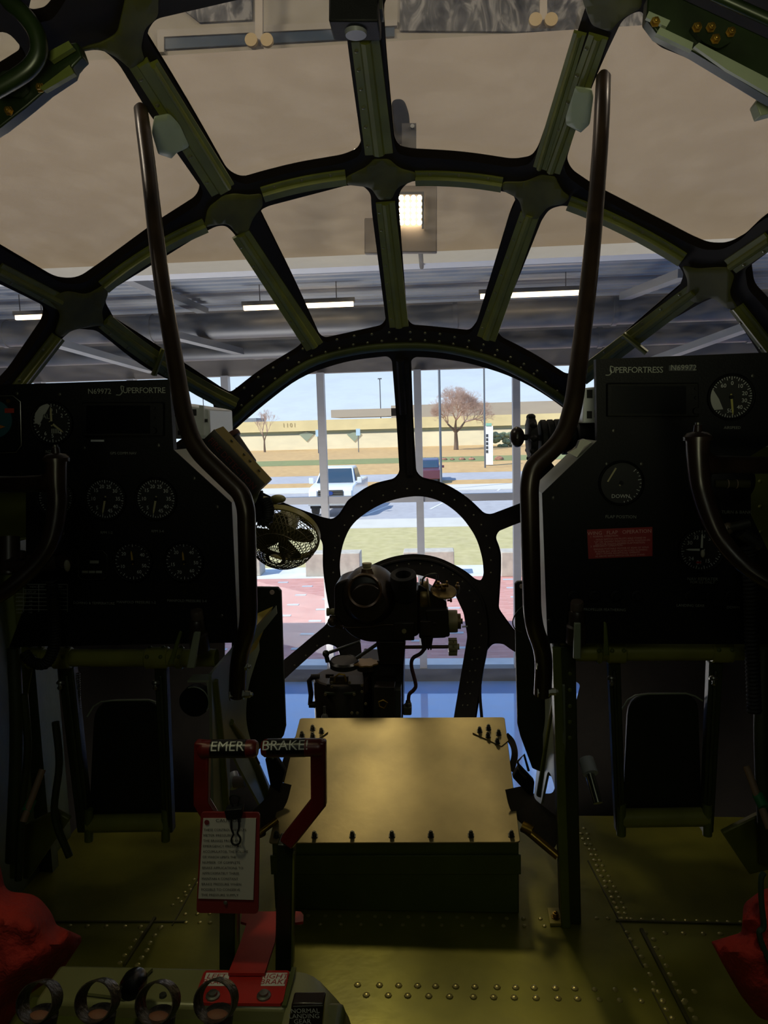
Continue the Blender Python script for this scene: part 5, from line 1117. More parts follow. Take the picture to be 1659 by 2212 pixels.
# ------------------------------------------------------------ fan
t = thing('cockpit_fan', 'small olive fan in a round wire mesh cage left of the nose ring', 'fan', P(612, 1095, 1.9))
FY = 1.9; fc = P(612, 1156, FY); fR = S(79, FY); ax = V((-.10, -.80, -.59)).normalized(); mbx = MB(); u, w2 = mbx.frame(ax)
def fp_(r, a, h): return fc+(u*cos(a)+w2*sin(a))*r+ax*h
WIRE = M('dark cage wire', '#4b4526', .5, .3)
mb = MB()
def capf(t_): return fR*sin(t_*pi/2), fR*.92*cos(t_*pi/2)
NW = 50
for k in range(NW):
    for sgn in (1, -1):
        pts = []
        for i in range(9):
            tt = .12+.88*i/8; r_, h_ = capf(tt); pts.append(fp_(r_, 2*pi*k/NW+sgn*.75*tt*1.2, h_))
        mb.tube(pts, .0010, 3, False)
for tt in (.12, .3, .5, .7, .86): r_, h_ = capf(tt); mb.tube([fp_(r_, 2*pi*i/40, h_) for i in range(40)], .0011, 3, False, True)
o = mb.build('wire_cage', WIRE, t); o['kind'] = 'stuff'
mb = MB(); mb.lathe([(fR*1.0, .004), (fR*1.03, .002), (fR*1.03, -.014), (fR*.98, -.016), (fR*.98, .002), (fR*1.0, .004)], fc, ax, 48, False); mb.build('rim_band', M('olive fan enamel', '#6b6426', .4), t)
mb = MB()
for k in range(NW//2):
    pts = [fp_(fR*(1-.85*j/5), 2*pi*k/(NW//2)+.12*j, -.012-fR*.5*sin(j/5*pi/2)) for j in range(6)]; mb.tube(pts, .0010, 3, False)
o = mb.build('rear_cage', WIRE, t); o['kind'] = 'stuff'
for k in range(4):
    a = k*pi/2+.1; mb = MB(); pts = []
    prof = [(.12, -.16), (.4, -.30), (.72, -.36), (.86, -.22), (.9, 0), (.84, .26), (.66, .36), (.4, .26), (.12, .14)]
    f0 = [fp_(0, 0, .006)+(u*cos(a)+w2*sin(a))*fR*x+(-u*sin(a)+w2*cos(a))*fR*y+ax*(y*.02) for x, y in prof]
    mb.prism(f0, ax*.0015); mb.build('blade', M('olive fan blade', '#66643a', .5), t)
mb = MB(); mb.lathe([(.001, .016), (.014, .014), (.018, .006), (.018, -.004)], fc, ax, 20); mb.build('hub', MATS['olive fan blade'], t)
mb = MB(); mb.lathe([(.026, -.018), (.028, -.03), (.028, -.07), (.018, -.085), (.001, -.086)], fc, ax, 24); mb.build('motor', MATS['olive fan blade'], t)
mb = MB(); mb.tube(smooth_path([P(596, 1098, 1.92), P(590, 1086, 1.93), P(570, 1078, 1.9), P(540, 1080, 1.85)]), .008, 10); mb.ball(P(600, 1078, 1.92), (.022, .016, .012), 10); mb.build('mount_arm', MATS['olive fan blade'], t)
# ------------------------------------------------------------ knob and drum at right
t = thing('knurled_drum', 'dark ribbed drum with disc and ball knob behind the right grab rail', 'adjuster', P(1190, 1000, 1.75))
Y = 1.75; ctr = P(1200, 945, Y); dx = V((1, 0, .02)).normalized()
mb = MB(); a = P(1165, 946, Y); R_ = S(38, Y); prof = [(R_*.9, 0)]
for k in range(5): prof += [(R_, .004+k*.016), (R_, .014+k*.016), (R_*.92, .016+k*.016)]
prof += [(R_*1.05, .086), (R_*1.05, .12)]; mb.lathe(prof, a, dx, 32); mb.build('drum', BLACK, t)
mb = MB(); mb.lathe([(S(40, Y), 0), (S(46, Y), .003), (S(46, Y), .016), (S(38, Y), .02)], P(1139, 946, Y), dx, 24); mb.build('disc', BLACK, t)
mb = MB()
for k in range(10):
    an = 2*pi*k/10; mb2 = MB(); mb2.ball(P(1147, 946, Y)+V((0, cos(an), sin(an)))*S(46, Y), (.009, .008, .008), 8); mb2.build('grip_lobe', BLACK, t)
mb = MB(); mb.cyl(P(1120, 944, Y), P(1166, 946, Y), .007, n=12); mb.build('spindle', BLACK, t)
mb = MB(); mb.ball(P(1117, 944, Y), (S(16, Y), S(20, Y), S(22, Y)), 14); mb.build('ball_knob', GLOSSB, t)
mb = MB(); mb.slab([(1160, 975), (1180, 985), (1200, 1010), (1150, 1060), (1158, 1000)], 1.78, .01); mb.build('mount', BLACK, t)
# ------------------------------------------------------------ bombsight head
BS = M('bombsight black', '#241c14', .38, .1, .3, 14)
BSB = M('worn bronze edge', '#3d2d18', .4, .3, .3, 20)
Y = 2.2
t = thing('bombsight', 'black optical bombsight head with round lens, rubber eyecup and pale dials', 'bombsight', P(845, 1440, Y))
def cx(x, y, dY=0): return P(x, y, Y+dY)
mb = MB(); o = round_poly([(722, 1262, 14), (745, 1252, 8), (770, 1248, 10), (800, 1246, 14), (838, 1262, 16), (850, 1285, 10), (905, 1275, 8), (906, 1372, 8), (870, 1386, 10), (790, 1388, 20), (755, 1372, 16), (735, 1345, 10), (722, 1330, 6)])
mb.slab(o, Y-.02, .13); mb.build('main_housing', BS, t, bevel=.012)
mb = MB(); mb.lathe([(.001, -.02), (S(40, Y), -.015), (S(56, Y), .02), (S(64, Y), .06), (S(60, Y), .13), (S(30, Y), .16)], cx(794, 1300, -.06), (0, 1, .05), 32); mb.build('round_body', BS, t)
mb = MB(); c0 = cx(787, 1277, -.075); mb.lathe([(S(38, Y), .03), (S(38, Y), 0), (S(35, Y), -.004), (S(31, Y), 0), (S(31, Y), .01)], c0, (0, 1, -.12), 36, False); lr = mb.build('lens_ring', BSB, t)
mb = MB(); mb.lathe([(S(31, Y), .0), (S(20, Y), -.003), (.001, -.005)], c0+V((0, .006, 0)), (0, 1, -.12), 30, False); mb.build('lens', M('dark lens', '#191613', .4, 0), lr)
for a in (.6, 2.3, 3.9, 5.4):
    mb = MB(); mb.dome(c0+V((cos(a), -.004/S(36, Y), sin(a)))*S(36, Y), (0, -1, .1), .003, .002); mb.build('screw', STEEL_D, lr)
mb = MB(); mb.lathe([(S(22, Y), 0), (S(13, Y), .025), (S(12, Y), .034)], cx(793, 1252, -.03), (0, 0, 1), 24); mb.build('turret', BSB, t)
mb = MB(); mb.lathe([(S(11, Y), 0), (S(11, Y), .016), (S(9, Y), .017), (S(9, Y), .022), (S(10.5, Y), .022), (S(10.5, Y), .032)], cx(793, 1239, -.03), (0, 0, 1), 24); mb.build('turret_knob', CREAM, t)
mb = MB(); mb.lathe([(S(25, Y), -.03), (S(27, Y), 0), (S(29, Y), .03), (S(28, Y), .05), (S(23, Y), .056), (S(17, Y), .05), (S(15, Y), .03), (S(15, Y), .01)], cx(873, 1272, -.02), (-.02, -.35, 1), 32, False); mb.lathe([(S(16, Y), .012), (.001, .012)], cx(873, 1272, -.02), (-.02, -.35, 1), 24, False); mb.build('eyecup', RUBBER, t)
mb = MB(); mb.slab(round_poly([(905, 1262, 6), (965, 1300, 6), (966, 1378, 8), (905, 1380, 6)]), Y-.02, .1); mb.build('drive_case', BS, t, bevel=.006)
mb = MB(); mb.lathe([(S(33, Y), 0), (S(34, Y), .004), (S(34, Y), .02), (S(33, Y), .024)], cx(908, 1288, .02), (1, 0, 0), 36); mb.build('gold_drum', M('gold scale', '#7d6a40', .35, .7, .2, 40), t)
mb = MB(); mb.lathe([(S(36, Y), 0), (S(36, Y), .005)], cx(925, 1284, .02), (1, 0, .1), 36); mb.build('scale_ring', M('dull scale', '#6b5c3c', .4, .5), t)
mb = MB(); mb.lathe([(S(29, Y), 0), (S(29, Y), .003), (S(27, Y), .005)], cx(958, 1278), (.12, -.4, 1), 36); gp = mb.build('gold_plate', M('gold scale', '#8a6a2c'), t)
for (x, y, r) in ((946, 1260, 8), (958, 1266, 6), (965, 1259, 4), (988, 1262, 5)):
    mb = MB(); mb.lathe([(S(r, Y), 0), (S(r, Y), .008), (S(r*.5, Y), .010), (S(r*.5, Y), .018)], cx(x, y+8), (.05, -.2, 1), 16); mb.build('small_knob', BRASS, gp)
mb = MB(); mb.tube(smooth_path([cx(x, y) for x, y in ((912, 1262), (914, 1250), (925, 1242), (942, 1240), (944, 1250), (935, 1268))]), .003, 8); mb.build('bent_rod', STEEL_D, t)
mb = MB(); mb.tube([cx(988, 1264, -.02), cx(993, 1270, -.02), cx(991, 1282, -.02)], .0015, 6); mb.build('wire', STEEL, t)
mb = MB(); mb.slab(round_poly([(918, 1318, 4), (968, 1316, 4), (972, 1376, 6), (930, 1378, 4)]), Y-.035, .04); mb.build('rate_case', BS, t, bevel=.003)
mb = MB(); mb.lathe([(S(24, Y), 0), (S(25, Y), .003), (S(25, Y), .026), (S(24, Y), .031)], cx(966, 1342), (1, 0, 0), 36); kb = mb.build('cream_dial', CREAM, t)
mb = MB(); mb.lathe([(S(17, Y), 0), (S(17, Y), .010), (S(6, Y), .011), (S(6, Y), .016)], cx(988, 1342), (1, 0, 0), 28); mb.build('end_disc', MATS['dull scale'], kb)
mb = MB(); mb.cyl(cx(998, 1354), cx(1010, 1353), .0025, n=8); mb.build('pin', STEEL, kb)
mb = MB(); mb.lathe([(.003, 0), (.003, .008), (.006, .009), (.006, .014), (.003, .015)], cx(966, 1297), (1, 0, 0), 12); mb.build('red_knob', M('red knob', '#8a2a22', .4), t)
mb = MB(); mb.lathe([(S(5, Y), 0), (S(5, Y), .004)], cx(873, 1363, -.03), (0, -1, 0), 16); mb.build('cream_plug', CREAM, t)
mb = MB(); mb.pbox(850, 1345, 895, 1384, Y-.028, .03); mb.build('access_cover', BS, t, bevel=.003)
mb = MB(); mb.pbox(908, 1342, 930, 1374, Y-.045, .03); mb.lathe([(.005, 0), (.005, .004)], cx(938, 1347, -.04), (0, -1, 0), 12); mb.build('junction_block', BS, t, bevel=.002)
mb = MB()
for k in range(4): mb.slab([(911+k*6.5, 1376), (914.5+k*6.5, 1375), (916+k*5.5, 1404), (912.5+k*5.5, 1404)], Y-.04, .025)
mb.slab([(908, 1372), (937, 1370), (932, 1400), (912, 1402)], Y-.03, .02); mb.build('ribbed_plug', BS, t)
mb = MB(); mb.lathe([(S(9, Y), 0), (S(9, Y), .008), (S(6, Y), .009), (S(6, Y), .014), (S(8, Y), .015), (S(8, Y), .024)], cx(706, 1322), (1, 0, 0), 18); mb.build('side_knob', CREAM, t)
mb = MB(); mb.ball(cx(718, 1343, -.01), (S(11, Y), .015, S(11, Y)), 12); mb.slab(round_poly([(710, 1330, 5), (738, 1330, 5), (742, 1362, 6), (722, 1356, 5)]), Y, .03); mb.build('side_pivot', CREAM if 0 else BSB, t)
mb = MB(); mb.tube(smooth_path([cx(x, y, -.035) for x, y in ((735, 1352), (755, 1356), (800, 1354), (830, 1350), (850, 1350))]), .002, 6); mb.build('seam_ridge', BSB, t)
mb = MB(); mb.cyl(cx(872, 1398), cx(974, 1397), .0055, n=12); mb.build('knob_shaft', M('copper shaft', '#5d4434', .35, .5), t)
mb = MB(); Rk = S(17, Y); pr = []
c1 = cx(968, 1397); mb.lathe([(Rk*.6, 0), (Rk, .002), (Rk, .012), (Rk*.85, .014), (Rk*.85, .016), (Rk, .018), (Rk, .027), (Rk*.4, .029), (Rk*.4, .034)], c1, (1, 0, 0), 20)
for k in range(10): a = 2*pi*k/10; mb.box(c1+V((.014, cos(a)*Rk, sin(a)*Rk)), (.026, .006, .006))
mb.build('turn_knob', CREAM, t)
mb = MB(); mb.slab(round_poly([(812, 1386, 3), (876, 1386, 3), (872, 1436, 3), (820, 1436, 3)]), Y-.02, .08); mb.build('neck', BS, t, bevel=.003)
# ------------------------------------------------------------ stabilizer
t = thing('stabilizer', 'black gyro stabilizer drum and boxes standing under the bombsight head', 'stabilizer', P(780, 1600, Y))
mb = MB(); c0 = P(740, 1462, Y+.02); mb.lathe([(S(66, Y), -.16), (S(66, Y), -.012), (S(63, Y), 0)], c0, (0, 0, 1), 44); mb.build('drum', M('stabilizer black', '#221c15', .4, .1, .3, 12), t)
mb = MB(); mb.lathe([(S(62, Y), 0), (S(60, Y), .004), (.001, .005)], c0, (0, 0, 1), 44, False); mb.build('drum_lid', M('brown lid', '#3b3022', .5, 0, .2, 10), t)
mb = MB(); mb.lathe([(S(34, Y), 0), (S(34, Y), .014), (S(30, Y), .020), (S(28, Y), .018), (.001, .018)], cx(744, 1438, -.02), (.02, -.1, 1), 36); mb.build('dark_dial', M('satin black dial', '#1c1b19', .3), t)
mb = MB(); c1 = cx(790, 1433, -.03); n1 = 16; pts = []
for k in range(n1*2): a = 2*pi*k/(n1*2); r_ = S(29 if (k//2) % 2 else 25, Y); pts.append(c1+V((cos(a)*r_, sin(a)*r_, .02*0)))
mb.prism(pts, (0, 0, .004)); mb.build('gold_star_plate', M('gold plate', '#b08c48', .3, .7), t)
mb = MB(); mb.lathe([(S(20, Y), 0), (S(20, Y), .018)], c1-V((0, 0, .019)), (0, 0, 1), 24); mb.build('dial_pedestal', BS, t)
mb = MB(); mb.slab(round_poly([(778, 1425, 4), (872, 1434, 3), (870, 1560, 3), (800, 1560, 3)]), Y+.02, .12); mb.build('column', BS, t, bevel=.004)
for x0, y0, x1, y1, dY, nm, mt in ((705, 1478, 786, 1600, -.06, 'front_box', BS), (808, 1484, 852, 1600, -.07, 'side_box', BS), (700, 1496, 768, 1502, -.07, 'hinge_strip', OLIVE_D), (852, 1490, 866, 1560, -.05, 'terminal_strip', STEEL_D), (712, 1462, 752, 1478, -.06, 'handle_block', BSB)):
    mb = MB(); mb.pbox(x0, y0, x1, y1, Y+dY, .08 if y1-y0 > 30 else .012); mb.build(nm, mt, t, bevel=.002)
for (x, y) in ((703, 1500), (765, 1500), (717, 1483), (782, 1480), (782, 1494), (760, 1540), (772, 1540), (717, 1474), (755, 1474), (790, 1520)):
    mb = MB(); mb.lathe([(.0045, 0), (.004, .003)], cx(x, y, -.07), (0, -1, 0), 12); mb.build('screw', M('pale screw', '#75694a', .4, .3), t)
mb = MB(); mb.tube([cx(x, y, -.075) for x, y in ((722, 1474), (724, 1462), (732, 1456), (744, 1458), (748, 1472))], .003, 8); mb.build('lifting_ring', BRASS, t)
for k in range(4):
    mb = MB(); mb.cyl(cx(706+k*4, 1456, -.05), cx(706+k*4, 1464, -.05), .004, n=10); mb.build('terminal', BSB, t)
mb = MB(); mb.tube([cx(x, y, -.075) for x, y in ((818, 1516), (820, 1526), (830, 1530), (837, 1518), (828, 1512), (818, 1516))], .0025, 6); mb.build('catch', BRASS, t)
mb = MB(); mb.tube([cx(x, y, 0) for x, y in ((676, 1462), (668, 1470), (672, 1500), (670, 1520), (685, 1526))], .008, 10); mb.build('side_handle', BS, t)
mb = MB(); mb.cyl(cx(672, 1462, 0), cx(690, 1462, 0), .009, n=12); mb.cyl(cx(668, 1522, 0), cx(690, 1522, 0), .010, n=12); mb.build('handle_mount', BS, t)
mb = MB(); mb.cyl(cx(704, 1412, -.02), cx(778, 1386, -.02), .005, n=10); mb.cyl(cx(704, 1412, -.02), cx(708, 1430, -.02), .007, n=10); mb.ball(cx(704, 1412, -.02), (.011, .011, .011), 10); mb.build('link_rod', STEEL_D, t)
mb = MB(); mb.cyl(cx(770, 1422, -.02), cx(814, 1392, -.02), .0055, n=10); mb.build('link_rod', STEEL_D, t)
mb = MB(); mb.lathe([(.012, 0), (.010, .02), (.004, .028), (.004, .05)], cx(702, 1560, -.07), (0, 0, 1), 14); mb.build('filler', M('dull grey', '#4a4a42', .5, .3), t)
mb = MB(); mb.tube(smooth_path([cx(x, y, -.03) for x, y in ((918, 1400), (908, 1412), (892, 1422), (889, 1440), (898, 1478), (894, 1490), (884, 1500), (882, 1518))]), .0058, 10)
tag(mb.build('sight_cable', M('maroon brown cable', '#43262a', .5)), 'thin maroon cable running down from the bombsight head to a round plug', 'cable')
t = thing('cable_plug', 'grey round elbow plug at the foot of the maroon cable', 'plug', cx(882, 1545, -.03))
mb = MB(); mb.lathe([(.010, 0), (.010, .012), (.008, .014), (.0075, .02)], cx(882, 1527, -.03), (0, 0, 1), 16); mb.build('collar', M('dull grey', '#4a4a42'), t)
mb = MB(); mb.pbox(870, 1527, 889, 1546, Y-.04, .03); mb.build('elbow', MATS['dull grey'], t, bevel=.004)
# ------------------------------------------------------------ aisle stand (pedestal)
PG = M('grey olive pedestal enamel', '#78774f', .38, .1, .12, 8)
PGD = M('pedestal side green', '#444a1c', .45, 0, .2, 8)
pz = FZ+.37
yf = PZ(560, 2092, pz).y; yn = PZ(560, 2176, pz).y
xl = PZ(110, 2110, pz).x; xr = PZ(640, 2100, pz).x
t = thing('aisle_stand', 'low rounded olive aisle stand at the bottom of the view', 'pedestal', V(((xl+xr)/2, (yf+yn)/2, FZ)))
mb = MB(); mb.box(((xl+xr)/2, (yf+yn)/2, pz-.05), (xr-xl, yf-yn, .1)); mb.build('top_cover', PG, t, bevel=.006)
yc = yn-.10
mb = MB(); mb.box(((xl+xr)/2+.02, (yn+yc)/2-.005, FZ+.175), (xr-xl+.1, yn-yc+.09, .35)); mb.build('body', PGD, t, bevel=.01)
# rounded right end
xe = PZ(765, 2180, pz-.02).x; mb = MB(); rows = []
N = 8
pr = []
for i in range(N+1):
    a = pi/2*i/N; pr.append((xr+(xe-xr)*sin(a), (pz)-(.085)*(1-cos(a))))
pr = [(xr-.002, pz)]+pr+[(xe, FZ+.01), (xr-.002, FZ+.01)]
for (yy, sh) in ((yc-.05, 1), (yn, 1), (yf-.015, .93), (yf, .7)): rows.append([V((xr+(x-xr)*sh, yy, FZ+(z-FZ)*(1 if sh == 1 else .99-.0*(1-sh)))) for x, z in pr])
k = len(pr); mb.v = [v for r_ in rows for v in r_]
for i in range(3):
    for j in range(k): mb.f.append((i*k+j, i*k+(j+1) % k, (i+1)*k+(j+1) % k, (i+1)*k+j))
mb.f += [tuple(range(k)), tuple(3*k+j for j in range(k))]; mb.build('rounded_end', PG, t, sharp=50)
mb = MB(); mb.box((xr-.004, (yf+yn)/2, pz+.002), (.006, yf-yn, .003)); mb.build('seam_band', PGD, t)
mb = MB(); mb.prism([PZ(x, y, pz+.003) for x, y in ((185, 2150), (212, 2098), (330, 2096), (268, 2160))], (0, 0, .004)); mb.build('slot_cover', PG, t)
for x, y in ((352, 2152), (243, 2108)):
    mb = MB(); mb.lathe([(.005, 0), (.0045, .003), (.001, .0035)], PZ(x, y, pz), (0, 0, 1), 14); mb.build('screw', STEEL_D, t)
# red emergency brake plate
pz2 = pz+.012
t = thing('brake_plate', 'red T shaped plate with LEFT BRAKE and RIGHT BRAKE labels on the aisle stand', 'plate', PZ(530, 2130, pz))
mb = MB(); mb.prism([PZ(x, y, pz+.001) for x, y in ((446, 2102), (622, 2102), (625, 2106), (612, 2168), (606, 2174), (424, 2172), (428, 2140), (440, 2108))], (0, 0, .004)); mb.build('base_plate', RED, t)
def brake_z(y): return pz+.006
mb = MB(); mb.prism([PZ(x, y, pz+.007) for x, y in ((493, 2108), (572, 2108), (594, 2040), (598, 1995), (640, 1998), (655, 1996), (656, 1982), (650, 1974), (524, 1974), (520, 1996), (533, 2000), (520, 2040))], (0, 0, .004)); mb.build('arm', RED, t)
WHT = M('white label', '#c6c3bd', .5); RDT = M('red lettering', '#a33a3c', .5)
for pts, s1, cx_, in ((((446, 2102), (497, 2102), (490, 2130), (437, 2130)), 'LEFT', 468), (((570, 2102), (621, 2102), (615, 2130), (563, 2130)), 'RIGHT', 593)):
    mb = MB(); mb.prism([PZ(x, y, pz+.0052) for x, y in pts], (0, 0, .0006)); lbp = mb.build('label_plate', WHT, t)
    mb = MB(); c1 = PZ(cx_, 2109, pz+.0064); c2 = PZ(cx_-1, 2121, pz+.0064); r_ = (PZ(cx_+20, 2109, pz)-PZ(cx_-20, 2109, pz)).normalized(); u_ = V((-r_.y+.12, r_.x, 0)).normalized()
    mb.text(s1, .0125, c1, r_, u_); mb.text('BRAKE', .0125, c2, r_, u_); o = mb.build('label_lettering', RDT, lbp, smooth=False); o['kind'] = 'stuff'
for x in (460, 570):
    mb = MB(); mb.lathe([(.0095, 0), (.009, .002), (.006, .003), (.0055, .006), (.001, .0065)], PZ(x, 2152, pz+.005), (0, 0, 1), 16); mb.build('bolt', STEEL, t)
# ------------------------------------------------------------ emergency brake handles
HR = M('dark red handle enamel', '#5c1612', .35, .1, .3, 14)
def handle(lab, word, sgn, pts_grip, pts_arm, lever):
    t = thing('brake_lever', lab, 'lever', P(lever[-1][0], lever[-1][1], .90), 'emergency brake handles')
    Yh = .93
    def bar(path, w, name, mat, bev=.003, th=.016, Y0=Yh):
        mb = MB(); P3 = [P(x, y, Y0) for x, y in path]; h = [S(w/2, Y0)]*len(path)
        L_ = []; R_ = []
        for i, p in enumerate(P3):
            if i == 0: d = P3[1]-p; m_ = 1
            elif i == len(P3)-1: d = p-P3[-2]; m_ = 1
            else:
                d1 = (p-P3[i-1]).normalized(); d2 = (P3[i+1]-p).normalized(); d = d1+d2; m_ = 1/max(.5, d.normalized().dot(d1))
            d.y = 0; d.normalize(); s_ = V((d.z, 0, -d.x)); L_.append(p+s_*h[i]*m_); R_.append(p-s_*h[i]*m_)
        poly = L_+R_[::-1]; mb.prism(poly, (0, th, 0)); return mb.build(name, mat, t, bevel=bev)
    bar(pts_arm, 35, 'arm', HR)
    a, b = P(*pts_grip[0], Yh+.008), P(*pts_grip[1], Yh+.008); mb = MB(); d = (b-a).normalized(); L2 = (b-a).length
    mb.lathe([(.009, 0), (.0118, .004), (.012, .008), (.012, L2-.008), (.0118, L2-.004), (.009, L2)], a, d, 24); gr = mb.build('grip', HR, t)
    a2, b2 = a.lerp(b, .22 if sgn < 0 else .10), a.lerp(b, .82 if sgn < 0 else .70); mb = MB(); mb.cyl(a2, b2, .01235, n=24); tp_ = mb.build('black_tape', M('black tape', '#0c0b0b', .3), gr)
    mb = MB(); vs_, fs_ = glyph(word, 1.0); m = (a2+b2)/2; size = .0195; upd = V((0, 0, 1)); rr = .0126
    bmt = bmesh.new(); vv_ = [bmt.verts.new(v) for v in vs_]
    for f_ in fs_:
        try: bmt.faces.new([vv_[i] for i in f_])
        except ValueError: pass
    for k_ in range(-7, 8): bmesh.ops.bisect_plane(bmt, geom=bmt.verts[:]+bmt.edges[:]+bmt.faces[:], plane_co=(0, k_*.055, 0), plane_no=(0, 1, 0))
    bmt.verts.index_update(); vs2 = [v.co.copy() for v in bmt.verts]; fs2 = [tuple(v.index for v in f_.verts) for f_ in bmt.faces]; bmt.free()
    vv = []
    for v in vs2:
        an = radians(38)+v.y*size/rr; vv.append(m+d*(v.x*size)+V((0, -cos(an), sin(an)))*rr)
    mb.add(vv, fs2); o = mb.build('tape_lettering', M('silver grey lettering', '#b6b6b0', .5), tp_, smooth=False); o['kind'] = 'stuff'
    bar(lever, 38, 'lever', M('dark lever green', '#17200f', .4, .1, .2, 8), .002, .03, .94)
    x0, y0 = lever[0]; x1, y1 = lever[-1]
    mb = MB(); e = 17 if 1 else -17; q = [P(x0+e, y0+20, .9395), P(x0+e+4, y0+20, .9395), P(x1+e+4, y1, .9395), P(x1+e, y1, .9395)]; mb.hexa(q, [v+V((0, .008, 0)) for v in q]); mb.build('lever_edge', LIN, t)
    return t
handle('red emergency brake handle lettered EMER with caution card clipped in front', 'EMER', -1, ((430, 1618), (556, 1617)), ((434, 1606), (432, 1738), (493, 1838)), ((491, 1835), (490, 2110)))
handle('red emergency brake handle lettered BRAKE on the right, without card', 'BRAKE!', 1, ((566, 1616), (700, 1614)), ((686, 1604), (687, 1738), (616, 1828)), ((615, 1825), (611, 2110)))
t = thing('caution_card', 'red backed card of caution text hanging in front of the left brake handle', 'card', P(490, 1975, .88))
mb = MB(); o = round_poly([(434, 1755, 8), (561, 1756, 8), (558, 1974, 10), (424, 1972, 10)]); mb.slab(o, .875, .003); mb.build('backing', M('dark red board', '#6a2020', .45), t)
CARD = M('grey paper', '#a5a199', .7)
mb = MB(); mb.slab([(439, 1768), (553, 1768), (547, 1944), (428, 1941)], .8735, .001); pp = mb.build('paper', CARD, t)
INKD = M('black print', '#1d1b1b', .6); mb = MB(); Rc = (P(560, 1768, .87)-P(440, 1768, .87)).normalized(); Uc = V((-Rc.z, 0, Rc.x))
def ct(s_, x0, y, h, w_):
    vs_, fs_ = glyph(s_, 1.0); mn = min(v.x for v in vs_); mxx = max(v.x for v in vs_); sc_ = S(w_, .873)/(mxx-mn); hh = S(h, .873)*1.35; c_ = P(x0, y, .8728)
    mb.add([c_+Rc*((v.x-mn)*sc_)+Uc*(v.y*hh) for v in vs_], fs_)
ct('CAUTION', 466, 1773, 8, 60)
for k, (s_, w_) in enumerate((('THESE CONTROL HANDLES', 101), ('METER PRESSURE TO', 84), ('THE BRAKES FROM AN', 86), ('EMERGENCY PRESSURE', 92), ('ACCUMULATOR, THE VOLUME', 108), ('OF WHICH LIMITS THE', 80), ('NUMBER  OF COMPLETE', 90), ('BRAKE APPLICATIONS TO', 98), ('APPROXIMATELY THREE.', 90), ('MAINTAIN A CONSTANT', 87), ('BRAKE PRESSURE WHEN', 95), ('POSSIBLE TO CONSERVE', 93), ('THE PRESSURE SUPPLY', 90))): ct(s_, 440-k*.45, 1793+k*11.7, 6.4, w_)
o = mb.build('print', INKD, pp, smooth=False); o['kind'] = 'stuff'
mb = MB(); mb.lathe([(S(6, .87), 0), (S(6, .87), .0008)], P(447, 1776, .8733), (0, -1, 0), 18); mb.build('red_dot', M('dull red dot', '#5c1f24', .5), pp)
mb = MB(); mb.dome(P(487, 1950, .874), (0, -1, 0), .003); mb.build('rivet', STEEL, t)
t = thing('binder_clip', 'black binder clip gripping the top of the caution card', 'clip', P(505, 1765, .87))
mb = MB(); mb.slab([(486, 1750), (523, 1747), (522, 1752), (520, 1768), (489, 1772), (484, 1754)], .867, .014); mb.build('clip_body', BLACK, t, bevel=.001)
mb = MB(); mb.tube(smooth_path([P(x, y, .866) for x, y in ((499, 1768), (500, 1790), (504, 1802), (500, 1812), (502, 1822), (510, 1825), (518, 1820), (519, 1810), (513, 1800), (516, 1788), (516, 1768))], 4), .0012, 6); mb.build('wire_arm', BLACK, t)
mb = MB(); mb.tube(smooth_path([P(x, y, .875) for x, y in ((503, 1750), (502, 1738), (497, 1726), (500, 1718), (510, 1717), (517, 1724), (514, 1738), (514, 1750))], 4), .0012, 6); mb.build('wire_arm', BLACK, t)
# ------------------------------------------------------------ ring handled levers
WK = M('worn black handle', '#15120f', .3, .2, .5, 60, .3, 200, col2='#4a4238')
PAD = M('brown leather pad', '#6e4430', .7, 0, .2, 30)
for i, (x, y) in enumerate(((76, 2168), (203, 2166), (334, 2170), (461, 2166))):
    Yk = .72; c0 = P(x, y-2, Yk); axr = V((-.14, -.86, .50)).normalized(); t = thing('throttle_lever', 'black ring handled lever with brown pad, '+('leftmost of the four', 'second from the left of the four', 'third from the left of the four', 'rightmost of the four, in front of LEFT BRAKE')[i], 'lever', P(x+8, y+80, Yk), 'ring handled levers')
    R1 = S(50, Yk); mb = MB(); mb.lathe([(R1*.94, -.020), (R1, -.016), (R1*1.03, -.002), (R1*1.01, .002), (R1*.95, .002), (R1*.91, -.004), (R1*.90, -.018), (R1*.94, -.020)], c0, axr, 40, False)
    u, w2 = mb.frame(axr)
    for k in range(len(mb.v)):
        v = mb.v[k]-c0; up_ = V((0, .2, 1)).normalized(); mb.v[k] = c0+v-up_*v.dot(up_)*.12
    mb.build('ring', WK, t, sharp=60)
    mb = MB(); mb.cyl(c0-axr*.012-V((0, 0, R1*.75)), P(x+10, y+95, Yk+.01), R1*.72, R1*.6, n=20); mb.build('stem', WK, t)
    mb = MB(); mb.ball(P(x+8, y+32, Yk+.006), (R1*.62, R1*.4, R1*.32), 12); mb.build('pad', PAD, t)
t = thing('knob_lever', 'black oval knob lever behind the second and third ring handles', 'lever', P(285, 2145, .8))
mb = MB(); a, b = P(278, 2140, .80), P(302, 2104, .84); mb.lathe([(.004, -.003), (.012, 0), (.0145, .006), (.0155, .022), (.013, .032), (.006, .037), (.001, .038)], a, (b-a), 24); mb.build('knob', M('satin black knob', '#0b0b0b', .25), t)
mb = MB(); mb.tube([P(x, y, .80) for x, y in ((262, 2130), (268, 2148), (278, 2156))], .0016, 6); mb.build('clip_wire', STEEL_D, t)
t = thing('landing_gear_switch', 'black placard block reading NORMAL LANDING GEAR at the pedestal front edge', 'placard', P(662, 2212, .76))
Yq = .76; mb = MB(); q = [P(630, 2168, Yq), P(700, 2167, Yq), P(694, 2235, Yq), P(620, 2235, Yq)]; mb.hexa(q, [v+V((0, .018, 0)) for v in q]); bl = mb.build('block', GLOSSB, t, bevel=.002)
